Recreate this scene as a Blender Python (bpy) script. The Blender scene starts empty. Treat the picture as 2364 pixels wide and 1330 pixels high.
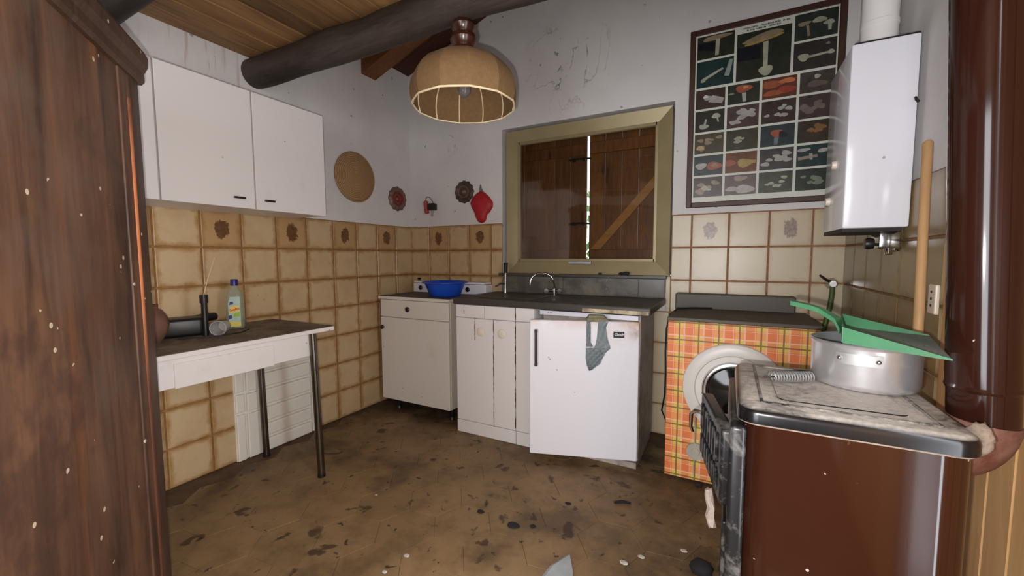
import bpy, bmesh, math, random
from mathutils import Vector, Matrix
random.seed(7)
SC = bpy.context.scene
COL = SC.collection
PI = math.pi

# ---------------------------------------------------------------- camera
cam_d = bpy.data.cameras.new('camera'); cam = bpy.data.objects.new('camera', cam_d); COL.objects.link(cam)
cam_d.sensor_width = 36.0; cam_d.sensor_fit = 'HORIZONTAL'; cam_d.lens = 944.302/2364*36.0
cam_d.clip_start = 0.02; cam_d.clip_end = 200
YAW, PITCH, ROLL = .485918971, -.0753875553, -.0028142829
CAM = Vector((2.41696874, -2.72799577, 1.14445439))
_f = Vector((-math.sin(YAW)*math.cos(PITCH), math.cos(YAW)*math.cos(PITCH), math.sin(PITCH)))
_r = Vector((math.cos(YAW), math.sin(YAW), 0)); _u = _r.cross(_f)
_r2 = _r*math.cos(ROLL)+_u*math.sin(ROLL); _u2 = _u*math.cos(ROLL)-_r*math.sin(ROLL)
cam.matrix_world = Matrix(((_r2.x, _u2.x, -_f.x, CAM.x), (_r2.y, _u2.y, -_f.y, CAM.y), (_r2.z, _u2.z, -_f.z, CAM.z), (0, 0, 0, 1)))
SC.camera = cam

# ---------------------------------------------------------------- world, daylight, exposure
w = bpy.data.worlds.new('world'); SC.world = w; w.use_nodes = True
bg = w.node_tree.nodes['Background']; bg.inputs[0].default_value = (.80, .90, 1.0, 1); bg.inputs[1].default_value = 2.5

def area(name, loc, target, sx, sy, power, color):
    l = bpy.data.lights.new(name, 'AREA'); l.shape = 'RECTANGLE'; l.size = sx; l.size_y = sy; l.energy = power; l.color = color
    o = bpy.data.objects.new(name, l); COL.objects.link(o); o.location = loc
    o.rotation_euler = (Vector(target)-Vector(loc)).to_track_quat('-Z', 'Y').to_euler()
    return o
area('rear_door_daylight', (1.80, -4.66, 1.12), (1.75, 0, 1.15), 1.0, 2.0, 21, (1.0, .97, .95))
area('side_window_daylight', (3.02, -2.15, 1.05), (0, -2.15, .95), .20, 1.7, 7, (.88, .93, 1.0))
fl = bpy.data.lights.new('camera_flash', 'POINT'); fl.energy = 36; fl.shadow_soft_size = .008; fl.color = (1, .97, .95)
flo = bpy.data.objects.new('camera_flash', fl); COL.objects.link(flo); flo.location = CAM + Vector((-.03, -.01, -.035))

SC.view_settings.view_transform = 'Standard'; SC.view_settings.look = 'None'
SC.view_settings.gamma = 1.0; SC.view_settings.exposure = 0.78
SC.view_settings.use_curve_mapping = False

# ---------------------------------------------------------------- materials
def lin(c):
    c /= 255.0
    return c/12.92 if c <= .04045 else ((c+.055)/1.055)**2.4
def S(r, g, b): return (lin(r), lin(g), lin(b), 1)

class NT:
    def __init__(self, name):
        self.m = bpy.data.materials.new(name); self.m.use_nodes = True
        self.t = self.m.node_tree; self.n = self.t.nodes; self.l = self.t.links
        self.b = self.n['Principled BSDF']
    def new(self, typ, **kw):
        nd = self.n.new(typ)
        for k, v in kw.items(): setattr(nd, k, v)
        return nd
    def link(self, a, b): self.l.new(a, b)
    def val(self, sock, v):
        if hasattr(v, 'links'): self.link(v, sock)
        else: sock.default_value = v
    def pos(self):
        if not hasattr(self, '_p'): self._p = self.new('ShaderNodeNewGeometry').outputs['Position']
        return self._p
    def objc(self):
        if not hasattr(self, '_o'): self._o = self.new('ShaderNodeTexCoord').outputs['Object']
        return self._o
    def math(self, op, a, b=0, c=None, clamp=False):
        nd = self.new('ShaderNodeMath', operation=op); nd.use_clamp = clamp
        self.val(nd.inputs[0], a); self.val(nd.inputs[1], b)
        if c is not None: self.val(nd.inputs[2], c)
        return nd.outputs[0]
    def noise(self, scale, detail=4, vec=None, rough=.6, dist=0, stretch=None, off=None):
        nd = self.new('ShaderNodeTexNoise'); nd.inputs['Scale'].default_value = scale
        nd.inputs['Detail'].default_value = detail; nd.inputs['Roughness'].default_value = rough; nd.inputs['Distortion'].default_value = dist
        v = vec or self.pos()
        if stretch or off:
            mp = self.new('ShaderNodeMapping'); self.link(v, mp.inputs[0])
            if stretch: mp.inputs['Scale'].default_value = stretch
            if off: mp.inputs['Location'].default_value = off
            v = mp.outputs[0]
        self.link(v, nd.inputs['Vector'])
        return nd.outputs['Fac']
    def ramp(self, fac, lo, hi):
        nd = self.new('ShaderNodeMapRange'); nd.clamp = True
        self.link(fac, nd.inputs[0]); nd.inputs[1].default_value = lo; nd.inputs[2].default_value = hi
        return nd.outputs[0]
    def mix(self, fac, a, b, blend='MIX'):
        nd = self.new('ShaderNodeMix', data_type='RGBA', blend_type=blend)
        self.val(nd.inputs[0], fac); self.val(nd.inputs[6], a); self.val(nd.inputs[7], b)
        return nd.outputs[2]
    def sep(self, v):
        nd = self.new('ShaderNodeSeparateXYZ'); self.link(v, nd.inputs[0]); return nd.outputs
    def blob(self, c, r, vec=None):
        """1 at centre c, 0 at distance r"""
        nd = self.new('ShaderNodeVectorMath', operation='DISTANCE'); self.link(vec or self.pos(), nd.inputs[0]); nd.inputs[1].default_value = c
        mr = self.new('ShaderNodeMapRange'); mr.clamp = True
        self.link(nd.outputs['Value'], mr.inputs[0]); mr.inputs[1].default_value = r; mr.inputs[2].default_value = r*.3
        return mr.outputs[0]
    def bump(self, h, strength=.3, dist=.01):
        nd = self.new('ShaderNodeBump'); nd.inputs['Strength'].default_value = strength; nd.inputs['Distance'].default_value = dist
        self.link(h, nd.inputs['Height']); self.link(nd.outputs[0], self.b.inputs['Normal'])
    def out(self, col, rough=.6, metal=0, spec=.5):
        self.val(self.b.inputs['Base Color'], col); self.val(self.b.inputs['Roughness'], rough); self.val(self.b.inputs['Metallic'], metal)
        self.b.inputs['Specular IOR Level'].default_value = spec
        return self.m

def plain(name, c, rough=.6, metal=0, spec=.5, var=.12, scale=14, bump=.0):
    t = NT(name); n = t.noise(scale, 5)
    dk = tuple(x*(1-var*1.6) for x in c[:3])+(1,); lt = tuple(min(1, x*(1+var)) for x in c[:3])+(1,)
    col = t.mix(t.ramp(n, .3, .7), dk, lt)
    if bump: t.bump(n, bump, .004)
    return t.out(col, rough, metal, spec)

def painted(name, c, dirt=S(120, 95, 70), amt=.35, rough=.35, speck=.0, lo=.60, hi=.85, scale=3):
    """white paint or laminate with faint grime and small specks"""
    t = NT(name); a = t.noise(scale, 6, rough=.7); g = t.math('MULTIPLY', t.ramp(a, lo, hi), amt)
    col = t.mix(g, c, dirt)
    v = t.new('ShaderNodeTexVoronoi'); v.inputs['Scale'].default_value = 22; t.link(t.pos(), v.inputs['Vector'])
    sp = t.math('MULTIPLY', t.math('LESS_THAN', v.outputs['Distance'], .10), t.math('GREATER_THAN', t.noise(9, 2), .60))
    col = t.mix(t.math('MULTIPLY', sp, speck), col, S(90, 75, 62))
    return t.out(col, rough)

def wood(name, c1, c2, axis='z', scale=6, rough=.6, knots=True, fleck=0, spread=.40, spec=.4):
    st = {'x': (1, 9, 9), 'y': (9, 1, 9), 'z': (9, 9, 1)}[axis]
    t = NT(name)
    rnd = t.new('ShaderNodeObjectInfo').outputs['Random']
    off = t.new('ShaderNodeVectorMath', operation='ADD'); t.link(t.pos(), off.inputs[0])
    cb = t.new('ShaderNodeCombineXYZ'); k = t.math('MULTIPLY', rnd, 7.0)
    for i in range(3): t.link(k, cb.inputs[i])
    t.link(cb.outputs[0], off.inputs[1]); vec = off.outputs[0]
    a = t.noise(scale, 6, vec, .65, .6, st); b = t.noise(scale*.35, 3, vec, .5, .3, (st[0]*.5, st[1]*.5, st[2]*.6))
    f = t.math('ADD', t.math('MULTIPLY', t.ramp(a, .3, .72), .62), t.math('MULTIPLY', t.ramp(b, .3, .7), .38))
    col = t.mix(f, c1, c2)
    if knots:
        kn = t.noise(scale*.8, 2, vec, .4, .2, (st[0]*.45, st[1]*.45, st[2]*1.2)); kf = t.math('MULTIPLY', t.ramp(kn, .70, .76), .75)
        col = t.mix(kf, col, tuple(x*.35 for x in c1[:3])+(1,))
    br = t.math('ADD', 1-spread*.55, t.math('MULTIPLY', rnd, spread))
    m = t.new('ShaderNodeVectorMath', operation='SCALE'); t.link(col, m.inputs[0]); t.link(br, m.inputs['Scale']); col = m.outputs[0]
    if fleck:
        v = t.new('ShaderNodeTexVoronoi'); v.inputs['Scale'].default_value = 24; t.link(t.pos(), v.inputs['Vector'])
        sp = t.math('MULTIPLY', t.math('LESS_THAN', v.outputs['Distance'], .13), t.math('GREATER_THAN', t.noise(7, 2), .60))
        col = t.mix(sp, col, S(205, 195, 165))
    t.bump(a, .25, .003)
    return t.out(col, rough, 0, spec)

MAT = {}
def build_mats():
    # plaster with soot specks and peeling cracks
    t = NT('plaster'); n1 = t.noise(1.6, 6, rough=.65); n2 = t.noise(14, 5, rough=.7)
    col = t.mix(t.ramp(n1, .25, .75), S(200, 197, 197), S(223, 220, 218))
    col = t.mix(t.math('MULTIPLY', t.ramp(n2, .62, .82), .30), col, S(150, 147, 146))
    v = t.new('ShaderNodeTexVoronoi'); v.inputs['Scale'].default_value = 17; t.link(t.pos(), v.inputs['Vector'])
    sp = t.math('MULTIPLY', t.math('LESS_THAN', v.outputs['Distance'], .15), t.math('GREATER_THAN', t.noise(6, 3), .59))
    col = t.mix(t.math('MULTIPLY', sp, .6), col, S(110, 106, 104))
    cr = t.noise(2.0, 5, rough=.58, dist=1.0); line = t.math('SUBTRACT', 1.0, t.ramp(t.math('ABSOLUTE', t.math('SUBTRACT', cr, .5)), .004, .013))
    area_m = t.math('MAXIMUM', t.blob((1.40, 0, 2.46), .36), t.math('MAXIMUM', t.blob((1.10, 0, 2.18), .15), t.blob((.45, 0, 2.05), .1)))
    brk = t.ramp(t.noise(7, 3), .44, .54)
    col = t.mix(t.math('MULTIPLY', t.math('MULTIPLY', line, area_m), t.math('MULTIPLY', brk, .85)), col, S(105, 98, 92))
    # brown water runs below the loft boards
    run = t.noise(9, 3, stretch=(1, 3.2, .25)); runm = t.math('MULTIPLY', t.ramp(run, .55, .68), t.blob((0, -1.55, 2.12), .30))
    col = t.mix(t.math('MULTIPLY', runm, .6), col, S(150, 118, 82))
    t.bump(t.math('ADD', n1, t.math('MULTIPLY', n2, .35)), .35, .012)
    MAT['plaster'] = t.out(col, .9, 0, .2)
    # grout
    MAT['grout'] = plain('grout', S(146, 108, 64), .9, var=.25, scale=30, bump=.3)
    MAT['grout_red'] = plain('grout_red', S(150, 106, 78), .9, var=.25, scale=30, bump=.3)
    # glazed wall tiles (object space: tile lies in local XZ, size .194)
    def tile(name, mid, edge, decor=None, dirt=.25):
        t = NT(name); x, y, z = t.sep(t.objc())
        e = t.math('MAXIMUM', t.math('ABSOLUTE', x), t.math('ABSOLUTE', z))
        e2 = t.math('ADD', e, t.math('MULTIPLY', t.math('SUBTRACT', t.noise(20, 4), .5), .05))
        col = t.mix(t.ramp(e2, .074, .096), mid, edge)
        n = t.noise(6, 5, rough=.7); col = t.mix(t.math('MULTIPLY', t.ramp(n, .45, .75), .35), col, edge)
        if decor:
            d = t.new('ShaderNodeVectorMath', operation='LENGTH'); mp = t.new('ShaderNodeMapping'); mp.inputs['Scale'].default_value = (1.45, 1, 1); t.link(t.objc(), mp.inputs[0]); t.link(mp.outputs[0], d.inputs[0])
            nz = t.noise(38, 3, rough=.6, dist=.6)
            dd = t.math('ADD', d.outputs['Value'], t.math('MULTIPLY', t.math('SUBTRACT', nz, .5), .075))
            bl = t.math('SUBTRACT', 1.0, t.ramp(dd, .046, .054))
            tone = t.mix(t.ramp(t.noise(60, 2), .4, .6), decor, tuple(v*.55 for v in decor[:3])+(1,))
            col = t.mix(t.math('MULTIPLY', bl, .9), col, tone)
        v = t.new('ShaderNodeTexVoronoi'); v.inputs['Scale'].default_value = 20; t.link(t.pos(), v.inputs['Vector'])
        sp = t.math('MULTIPLY', t.math('LESS_THAN', v.outputs['Distance'], .16), t.math('GREATER_THAN', t.noise(5, 3), .62))
        col = t.mix(t.math('MULTIPLY', sp, dirt), col, S(86, 70, 50))
        t.bump(n, .12, .003)
        return t.out(col, .33, 0, .5)
    MAT['tile'] = tile('tile_beige', S(190, 165, 128), S(156, 118, 70))
    MAT['tile_decor'] = tile('tile_flower', S(176, 142, 98), S(150, 112, 66), S(100, 64, 30))
    MAT['tile_pale'] = tile('tile_pale', S(192, 177, 148), S(178, 156, 124), dirt=.7)
    MAT['tile_pale_decor'] = tile('tile_pale_flower', S(192, 176, 148), S(178, 156, 124), S(150, 124, 112), dirt=.7)
    MAT['tile_shaded'] = tile('tile_shaded', S(148, 128, 92), S(120, 98, 62), dirt=.5)  # darker tile copy: the right wall's shade is put into its colour
    # floor hexagon tile with grime
    t = NT('floor_tile'); rnd = t.new('ShaderNodeObjectInfo').outputs['Random']
    n1 = t.noise(1.5, 6, rough=.65); n2 = t.noise(7, 6, rough=.7); n3 = t.noise(2.6, 4, rough=.55, off=(3.1, 1.7, 0))
    col = t.mix(t.ramp(n1, .3, .7), S(122, 98, 68), S(152, 125, 88))
    col = t.mix(t.math('MULTIPLY', rnd, .25), col, S(160, 124, 88))
    col = t.mix(t.math('MULTIPLY', t.ramp(n2, .46, .74), .62), col, S(78, 58, 38))
    col = t.mix(t.math('MULTIPLY', t.ramp(n3, .55, .66), .55), col, S(66, 50, 34))
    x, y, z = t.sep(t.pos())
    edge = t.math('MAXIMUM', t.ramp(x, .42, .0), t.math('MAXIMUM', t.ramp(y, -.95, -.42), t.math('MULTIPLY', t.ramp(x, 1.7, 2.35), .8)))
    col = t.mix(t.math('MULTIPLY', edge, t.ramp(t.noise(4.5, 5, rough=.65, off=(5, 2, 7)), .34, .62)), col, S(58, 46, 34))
    for sc, lo, hi, am, of in ((9, .63, .67, .75, (9, 4, 2)), (19, .66, .69, .85, (1, 8, 3)), (5, .66, .70, .7, (4, 1, 6))):
        col = t.mix(t.math('MULTIPLY', t.ramp(t.noise(sc, 4, rough=.55, off=of, dist=.4), lo, hi), am), col, S(44, 32, 23))
    t.bump(n2, .3, .004)
    MAT['floor_tile'] = t.out(col, .55, 0, .35)
    MAT['floor_bed'] = plain('floor_joint', S(88, 66, 42), .9, var=.3, scale=9)
    # timber
    MAT['plank'] = wood('loft_plank', S(94, 64, 38), S(172, 134, 88), 'y', 2.6, .65, spread=.75)
    MAT['log'] = wood('log_beam', S(30, 24, 21), S(74, 64, 57), 'x', 7, .55, False)
    MAT['rafter'] = wood('rafter', S(84, 48, 22), S(124, 78, 38), 'x', 6, .6)
    MAT['roof_board'] = wood('roof_board', S(48, 22, 12), S(84, 42, 22), 'x', 5, .65, False)
    MAT['shutter'] = wood('shutter_wood', S(76, 45, 19), S(138, 90, 43), 'z', 6, .6)
    MAT['brace'] = wood('brace_wood', S(150, 104, 48), S(186, 138, 72), 'x', 6, .6)
    t = NT('cupboard_wood'); a = t.noise(3.2, 5, rough=.6, dist=.5, stretch=(4, 4, .55)); b = t.noise(2.2, 6, rough=.7, off=(2, 5, 1)); c = t.noise(30, 4, stretch=(1.5, 1.5, .12))
    col = t.mix(t.ramp(a, .32, .68), S(66, 44, 35), S(126, 90, 66)); col = t.mix(t.math('MULTIPLY', t.ramp(t.noise(2.4, 3, rough=.5, stretch=(5, 5, .3), off=(7, 1, 3)), .58, .70), .6), col, S(150, 92, 52)); col = t.mix(t.math('MULTIPLY', t.ramp(b, .52, .60), .55), col, S(60, 40, 34)); col = t.mix(t.math('MULTIPLY', t.ramp(b, .47, .36), .35), col, S(112, 98, 86)); col = t.mix(t.math('MULTIPLY', t.ramp(c, .45, .7), .3), col, S(60, 44, 36))
    v = t.new('ShaderNodeTexVoronoi'); v.inputs['Scale'].default_value = 22; t.link(t.pos(), v.inputs['Vector'])
    sp = t.math('MULTIPLY', t.math('LESS_THAN', v.outputs['Distance'], .14), t.math('GREATER_THAN', t.noise(6, 2), .57)); col = t.mix(sp, col, S(205, 195, 165)); t.bump(c, .2, .003)
    MAT['ward'] = t.out(col, .55)
    MAT['ward_dark'] = wood('cupboard_edge', S(52, 37, 30), S(98, 74, 58), 'z', 6, .5, False, fleck=1)
    t = NT('cupboard_bead'); n = t.noise(9, 4); MAT['ward_orange'] = t.out(t.mix(t.math('MULTIPLY', t.blob((.82, -2.15, 1.22), .48), t.ramp(n, .25, .5)), S(98, 58, 40), S(204, 124, 78)), .55)
    MAT['pine'] = wood('pine_board', S(164, 120, 76), S(202, 160, 110), 'z', 3, .6)
    MAT['stick'] = wood('stick_wood', S(168, 130, 90), S(198, 160, 114), 'z', 6, .55, False)
    MAT['lampwood'] = plain('turned_wood', S(58, 26, 16), .25, var=.2)
    # frame, metals
    t = NT('gold_aluminium'); n = t.noise(4, 4, stretch=(1, 1, 1))
    MAT['gold'] = t.out(t.mix(n, S(128, 114, 80), S(166, 152, 114)), .40, .25)
    MAT['chrome'] = plain('chrome', S(205, 205, 205), .16, 1, var=.08)
    MAT['steel'] = plain('leg_steel', S(120, 114, 106), .25, 1, var=.15)
    MAT['alu'] = plain('pot_aluminium', S(226, 226, 230), .28, .80, var=.10, scale=9)
    MAT['alu_dull'] = plain('aluminium_handle', S(170, 170, 170), .5, .7, var=.1)
    MAT['iron'] = plain('dark_iron', S(34, 29, 26), .6, .3)
    t = NT('window_glass'); t.n.remove(t.b); g = t.new('ShaderNodeBsdfGlossy'); g.inputs['Roughness'].default_value = .04
    tr = t.new('ShaderNodeBsdfTransparent'); tr.inputs[0].default_value = (.86, .84, .80, 1); mx = t.new('ShaderNodeMixShader')
    fr = t.new('ShaderNodeFresnel'); fr.inputs[0].default_value = 1.5; t.link(fr.outputs[0], mx.inputs[0]); t.link(tr.outputs[0], mx.inputs[1]); t.link(g.outputs[0], mx.inputs[2])
    t.link(mx.outputs[0], t.n['Material Output'].inputs[0]); MAT['glass'] = t.m
    MAT['clear'] = None
    t = NT('bottle_plastic'); t.b.inputs['Transmission Weight'].default_value = .75; MAT['clear'] = t.out(S(206, 214, 196), .18, 0, .5); t.b.inputs['IOR'].default_value = 1.2
    # whites
    MAT['white'] = painted('white_laminate', S(226, 222, 221), S(168, 148, 124), .30, .35, .5)
    MAT['white_old'] = painted('white_laminate_aged', S(220, 214, 206), S(150, 128, 100), .38, .4, .7)
    MAT['white_panel'] = painted('white_panel', S(222, 217, 206), S(170, 152, 126), .35, .5, .3)
    MAT['enamel'] = painted('white_enamel', S(228, 228, 236), S(190, 186, 184), .18, .12, .5)
    t = NT('white_laminate_drips'); x, y, z = t.sep(t.pos()); a = t.noise(3, 6, rough=.7)
    col = t.mix(t.math('MULTIPLY', t.ramp(a, .60, .85), .3), S(226, 222, 221), S(168, 148, 124))
    wob = t.math('ADD', x, t.math('MULTIPLY', t.math('SUBTRACT', t.noise(14, 3), .5), .006))
    for cx, z0, z1, w_ in ((1.300, .10, .85, .0045), (1.147, .08, .76, .0030), (1.012, .62, .765, .0040), (.930, .78, .85, .0030)):
        m = t.math('MULTIPLY', t.math('LESS_THAN', t.math('ABSOLUTE', t.math('SUBTRACT', wob, cx)), w_), t.math('MULTIPLY', t.math('GREATER_THAN', z, z0), t.math('LESS_THAN', z, z1)))
        col = t.mix(t.math('MULTIPLY', m, t.ramp(t.noise(20, 3), .35, .55)), col, S(112, 84, 60))
    MAT['white_drip'] = t.out(col, .35)
    t = NT('fridge_door'); a = t.noise(5, 5, rough=.7); p = t.sep(t.pos())
    top = t.ramp(p[2], .745, .815); hx = t.ramp(p[0], 1.80, 2.02)
    rust = t.math('MULTIPLY', t.ramp(a, .34, .56), t.math('MAXIMUM', t.math('MULTIPLY', top, .55), t.math('MULTIPLY', hx, t.ramp(p[2], .66, .80))))
    col = t.mix(t.math('MULTIPLY', rust, .9), S(232, 231, 238), S(190, 140, 90))
    hard = t.math('MULTIPLY', t.ramp(p[0], 1.955, 2.0), t.math('MULTIPLY', t.ramp(p[2], .70, .79), t.ramp(t.noise(14, 4), .45, .6)))
    col = t.mix(hard, col, S(92, 48, 26))
    v = t.new('ShaderNodeTexVoronoi'); v.inputs['Scale'].default_value = 16; t.link(t.pos(), v.inputs['Vector'])
    sp = t.math('MULTIPLY', t.math('LESS_THAN', v.outputs['Distance'], .09), t.math('GREATER_THAN', t.noise(8, 2), .58)); col = t.mix(t.math('MULTIPLY', sp, .6), col, S(120, 112, 110))
    MAT['fridge_door'] = t.out(col, .3)
    MAT['fridge_side'] = painted('fridge_side', S(184, 174, 166), S(92, 66, 50), .75, .5, .8, .42, .68, 3.5)
    MAT['handle_brown'] = plain('handle_brown', S(52, 32, 34), .35)
    MAT['black'] = plain('black_plastic', S(22, 22, 23), .4)
    MAT['knob'] = plain('dark_knob', S(40, 28, 26), .35)
    MAT['knob_pale'] = plain('pale_knob', S(224, 212, 196), .35, var=.06)
    # dusty dark surfaces
    def dusty(name, base, dust, lo, hi, rough=.35, amt=.9, scale=5, facing=True, fr=(.25, .8), fine=0):
        t = NT(name); n = t.noise(scale, 6, rough=.72, dist=.4)
        f = t.ramp(n, lo, hi)
        if facing:
            nz = t.sep(t.new('ShaderNodeNewGeometry').outputs['Normal'])[2]
            f = t.math('MULTIPLY', f, t.ramp(nz, *fr))
        if fine: f = t.math('MULTIPLY', f, t.math('ADD', 1-fine, t.math('MULTIPLY', t.ramp(t.noise(70, 4, rough=.8), .3, .6), fine)))
        f = t.math('MULTIPLY', f, amt)
        sp = t.new('ShaderNodeTexVoronoi'); sp.inputs['Scale'].default_value = 40; t.link(t.pos(), sp.inputs['Vector'])
        fl = t.math('MULTIPLY', t.math('LESS_THAN', sp.outputs['Distance'], .12), t.math('GREATER_THAN', t.noise(11, 2), .63))
        col = t.mix(f, base, dust); col = t.mix(t.math('MULTIPLY', fl, .7), col, S(205, 196, 182))
        return t.out(col, t.math('ADD', rough, t.math('MULTIPLY', f, .5)), 0, .5)
    MAT['stove_top'] = dusty('stove_top_enamel', S(16, 16, 18), S(190, 183, 174), .30, .50, .20, .95, 8, True, (.62, .97), .45)
    MAT['stove_black'] = dusty('stove_cast_black', S(26, 26, 28), S(150, 146, 140), .52, .74, .32, .55, 14, False)
    MAT['ridge'] = dusty('stove_ridge', S(30, 30, 32), S(160, 153, 145), .40, .60, .32, .8, 16, False)
    MAT['stove_brown'] = dusty('stove_brown_enamel', S(46, 21, 11), S(150, 130, 110), .68, .78, .09, .7, 9, False)
    MAT['pipe'] = dusty('pipe_brown_enamel', S(44, 21, 15), S(150, 130, 110), .72, .82, .10, .5, 9, False)
    MAT['pipe_elbow'] = dusty('elbow_brown_dusty', S(92, 50, 38), S(140, 106, 92), .40, .70, .45, .8, 9, False)
    MAT['counter'] = dusty('dark_worktop', S(62, 58, 52), S(112, 104, 90), .40, .62, .38, .8, 6)
    MAT['splash'] = dusty('grey_splashback', S(78, 74, 68), S(130, 122, 108), .45, .7, .3, .7, 6, False)
    MAT['table_top'] = dusty('grimy_table_top', S(86, 70, 56), S(144, 128, 110), .38, .60, .6, .9, 7)
    MAT['washer_top'] = dusty('grey_washer_top', S(74, 66, 56), S(120, 110, 96), .4, .65, .5, .9, 7)
    # plaid vinyl
    t = NT('orange_plaid'); x, y, z = t.sep(t.pos()); P = .088
    u = t.math('FRACT', t.math('DIVIDE', t.math('ADD', x, .012), P)); v = t.math('FRACT', t.math('DIVIDE', z, P))
    def band(c, a, b): return t.math('MULTIPLY', t.math('GREATER_THAN', c, a), t.math('LESS_THAN', c, b))
    A = band(u, .05, .48); B = band(v, .05, .48)
    col = t.mix(A, S(230, 122, 66), S(238, 158, 84)); col = t.mix(t.math('MULTIPLY', B, .5), col, S(232, 160, 84))
    col = t.mix(t.math('MULTIPLY', A, B), col, S(224, 194, 88))
    wh = t.math('MAXIMUM', t.math('MAXIMUM', band(u, .48, .56), band(u, .97, 1.01)), t.math('MAXIMUM', band(v, .48, .56), band(v, .97, 1.01)))
    col = t.mix(t.math('MULTIPLY', wh, .60), col, S(246, 214, 176))
    dkl = t.math('MAXIMUM', band(u, .23, .31), band(v, .23, .31)); col = t.mix(t.math('MULTIPLY', dkl, .78), col, S(104, 70, 36))
    col = t.mix(t.math('MULTIPLY', t.ramp(t.noise(6, 5), .5, .8), .35), col, S(150, 104, 66))
    MAT['plaid'] = t.out(col, .5)
    MAT['plaid_side'] = painted('washer_side', S(200, 194, 186), S(110, 86, 62), .6)
    MAT['porthole_glass'] = plain('porthole_glass', S(26, 24, 22), .08, var=.2)
    MAT['washer_disc'] = painted('washer_disc', S(220, 216, 210), S(190, 180, 168), .25, .35)
    MAT['grey_dial'] = plain('grey_dial', S(176, 170, 156), .45)
    MAT['bowl_blue'] = plain('blue_plastic', S(28, 78, 190), .3, var=.06)
    MAT['green'] = plain('green_tin', S(64, 124, 86), .4, var=.14, scale=10)
    MAT['green_dust'] = dusty('green_tin_dusty', S(78, 124, 96), S(128, 132, 126), .28, .50, .45, .9, 7)
    MAT['hose'] = plain('green_hose', S(74, 92, 40), .5)
    MAT['wicker'] = None
    t = NT('wicker'); wv = t.new('ShaderNodeTexWave', wave_type='RINGS'); wv.inputs['Scale'].default_value = 26; wv.inputs['Distortion'].default_value = 2.5; t.link(t.objc(), wv.inputs['Vector'])
    col = t.mix(wv.outputs['Fac'], S(132, 100, 66), S(172, 138, 98)); col = t.mix(t.math('MULTIPLY', t.ramp(t.noise(6, 4), .4, .7), .4), col, S(150, 112, 76)); t.bump(wv.outputs['Fac'], .4, .004); MAT['wicker'] = t.out(col, .8)
    MAT['shade'] = plain('jute_shade', S(120, 92, 58), .85, var=.10, scale=60, bump=.4)
    MAT['cord_pale'] = plain('pale_cord', S(232, 212, 172), .7)
    t = NT('bulb_glass'); t.b.inputs['Transmission Weight'].default_value = .9; MAT['bulb'] = t.out(S(225, 228, 230), .05)
    MAT['clay_dark'] = plain('dark_clay', S(74, 60, 54), .5, var=.25, scale=40)
    MAT['clay_mid'] = plain('mid_clay', S(112, 88, 76), .5, var=.25, scale=40)
    MAT['clay_red'] = plain('red_clay', S(128, 44, 38), .4, var=.2, scale=40)
    MAT['red'] = plain('red_cloth', S(172, 26, 36), .6, var=.16, scale=30)
    MAT['red_dull'] = plain('red_dull', S(160, 66, 62), .45, var=.15)
    MAT['leaf_grey'] = plain('grey_green_tab', S(98, 104, 88), .7)
    MAT['poster_frame'] = plain('poster_frame', S(66, 38, 26), .5, var=.15)
    MAT['paper'] = plain('poster_paper', S(206, 208, 196), .45, var=.04)
    MAT['ink'] = plain('print_ink', S(58, 58, 70), .5)
    MAT['rubber'] = plain('black_cord', S(28, 26, 25), .6)
    MAT['bag'] = None
    t = NT('grey_plastic_bag'); n = t.noise(22, 4, rough=.65); t.bump(n, .5, .006); MAT['bag'] = t.out(t.mix(n, S(146, 160, 166), S(184, 194, 198)), .45)
    MAT['bag_top'] = plain('olive_bag_mouth', S(132, 126, 96), .5, var=.2, scale=40)
    MAT['cobweb'] = plain('dusty_web', S(164, 150, 142), .95, var=.2, scale=50, bump=.6)
    MAT['web_dark'] = plain('grey_dust', S(138, 122, 108), .95, var=.3, scale=50, bump=.6)
    MAT['flake'] = plain('plaster_flake', S(206, 196, 186), .9)
    MAT['clod'] = plain('dark_clod', S(34, 30, 34), .9, var=.3, bump=.5)
    MAT['shard'] = plain('grey_shard', S(164, 170, 172), .4)
    MAT['terracotta'] = plain('brown_clay', S(120, 84, 68), .7, var=.2, scale=20)
    MAT['cup'] = None
    t = NT('frosted_cup'); t.b.inputs['Transmission Weight'].default_value = .3; MAT['cup'] = t.out(S(206, 204, 202), .4)
    MAT['hedge'] = plain('hedge_leaf', S(108, 150, 84), .7, var=.35, scale=12)
    MAT['label_pale'] = plain('label_pale', S(176, 200, 186), .4); MAT['label_yellow'] = plain('label_yellow', S(226, 206, 96), .4)
    MAT['label_red'] = plain('label_red', S(206, 52, 56), .4); MAT['label_blue'] = plain('label_blue', S(58, 52, 138), .4); MAT['label_green'] = plain('label_green', S(150, 186, 60), .4)
    MAT['cap_blue'] = plain('cap_blue', S(38, 36, 104), .35)
    MAT['outer'] = plain('outer_ground', S(120, 130, 100), .9)
    MAT['strip'] = painted('rusted_edge', S(196, 184, 150), S(96, 60, 36), .8, .5, .9, .42, .6, 12)
build_mats()

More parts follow.
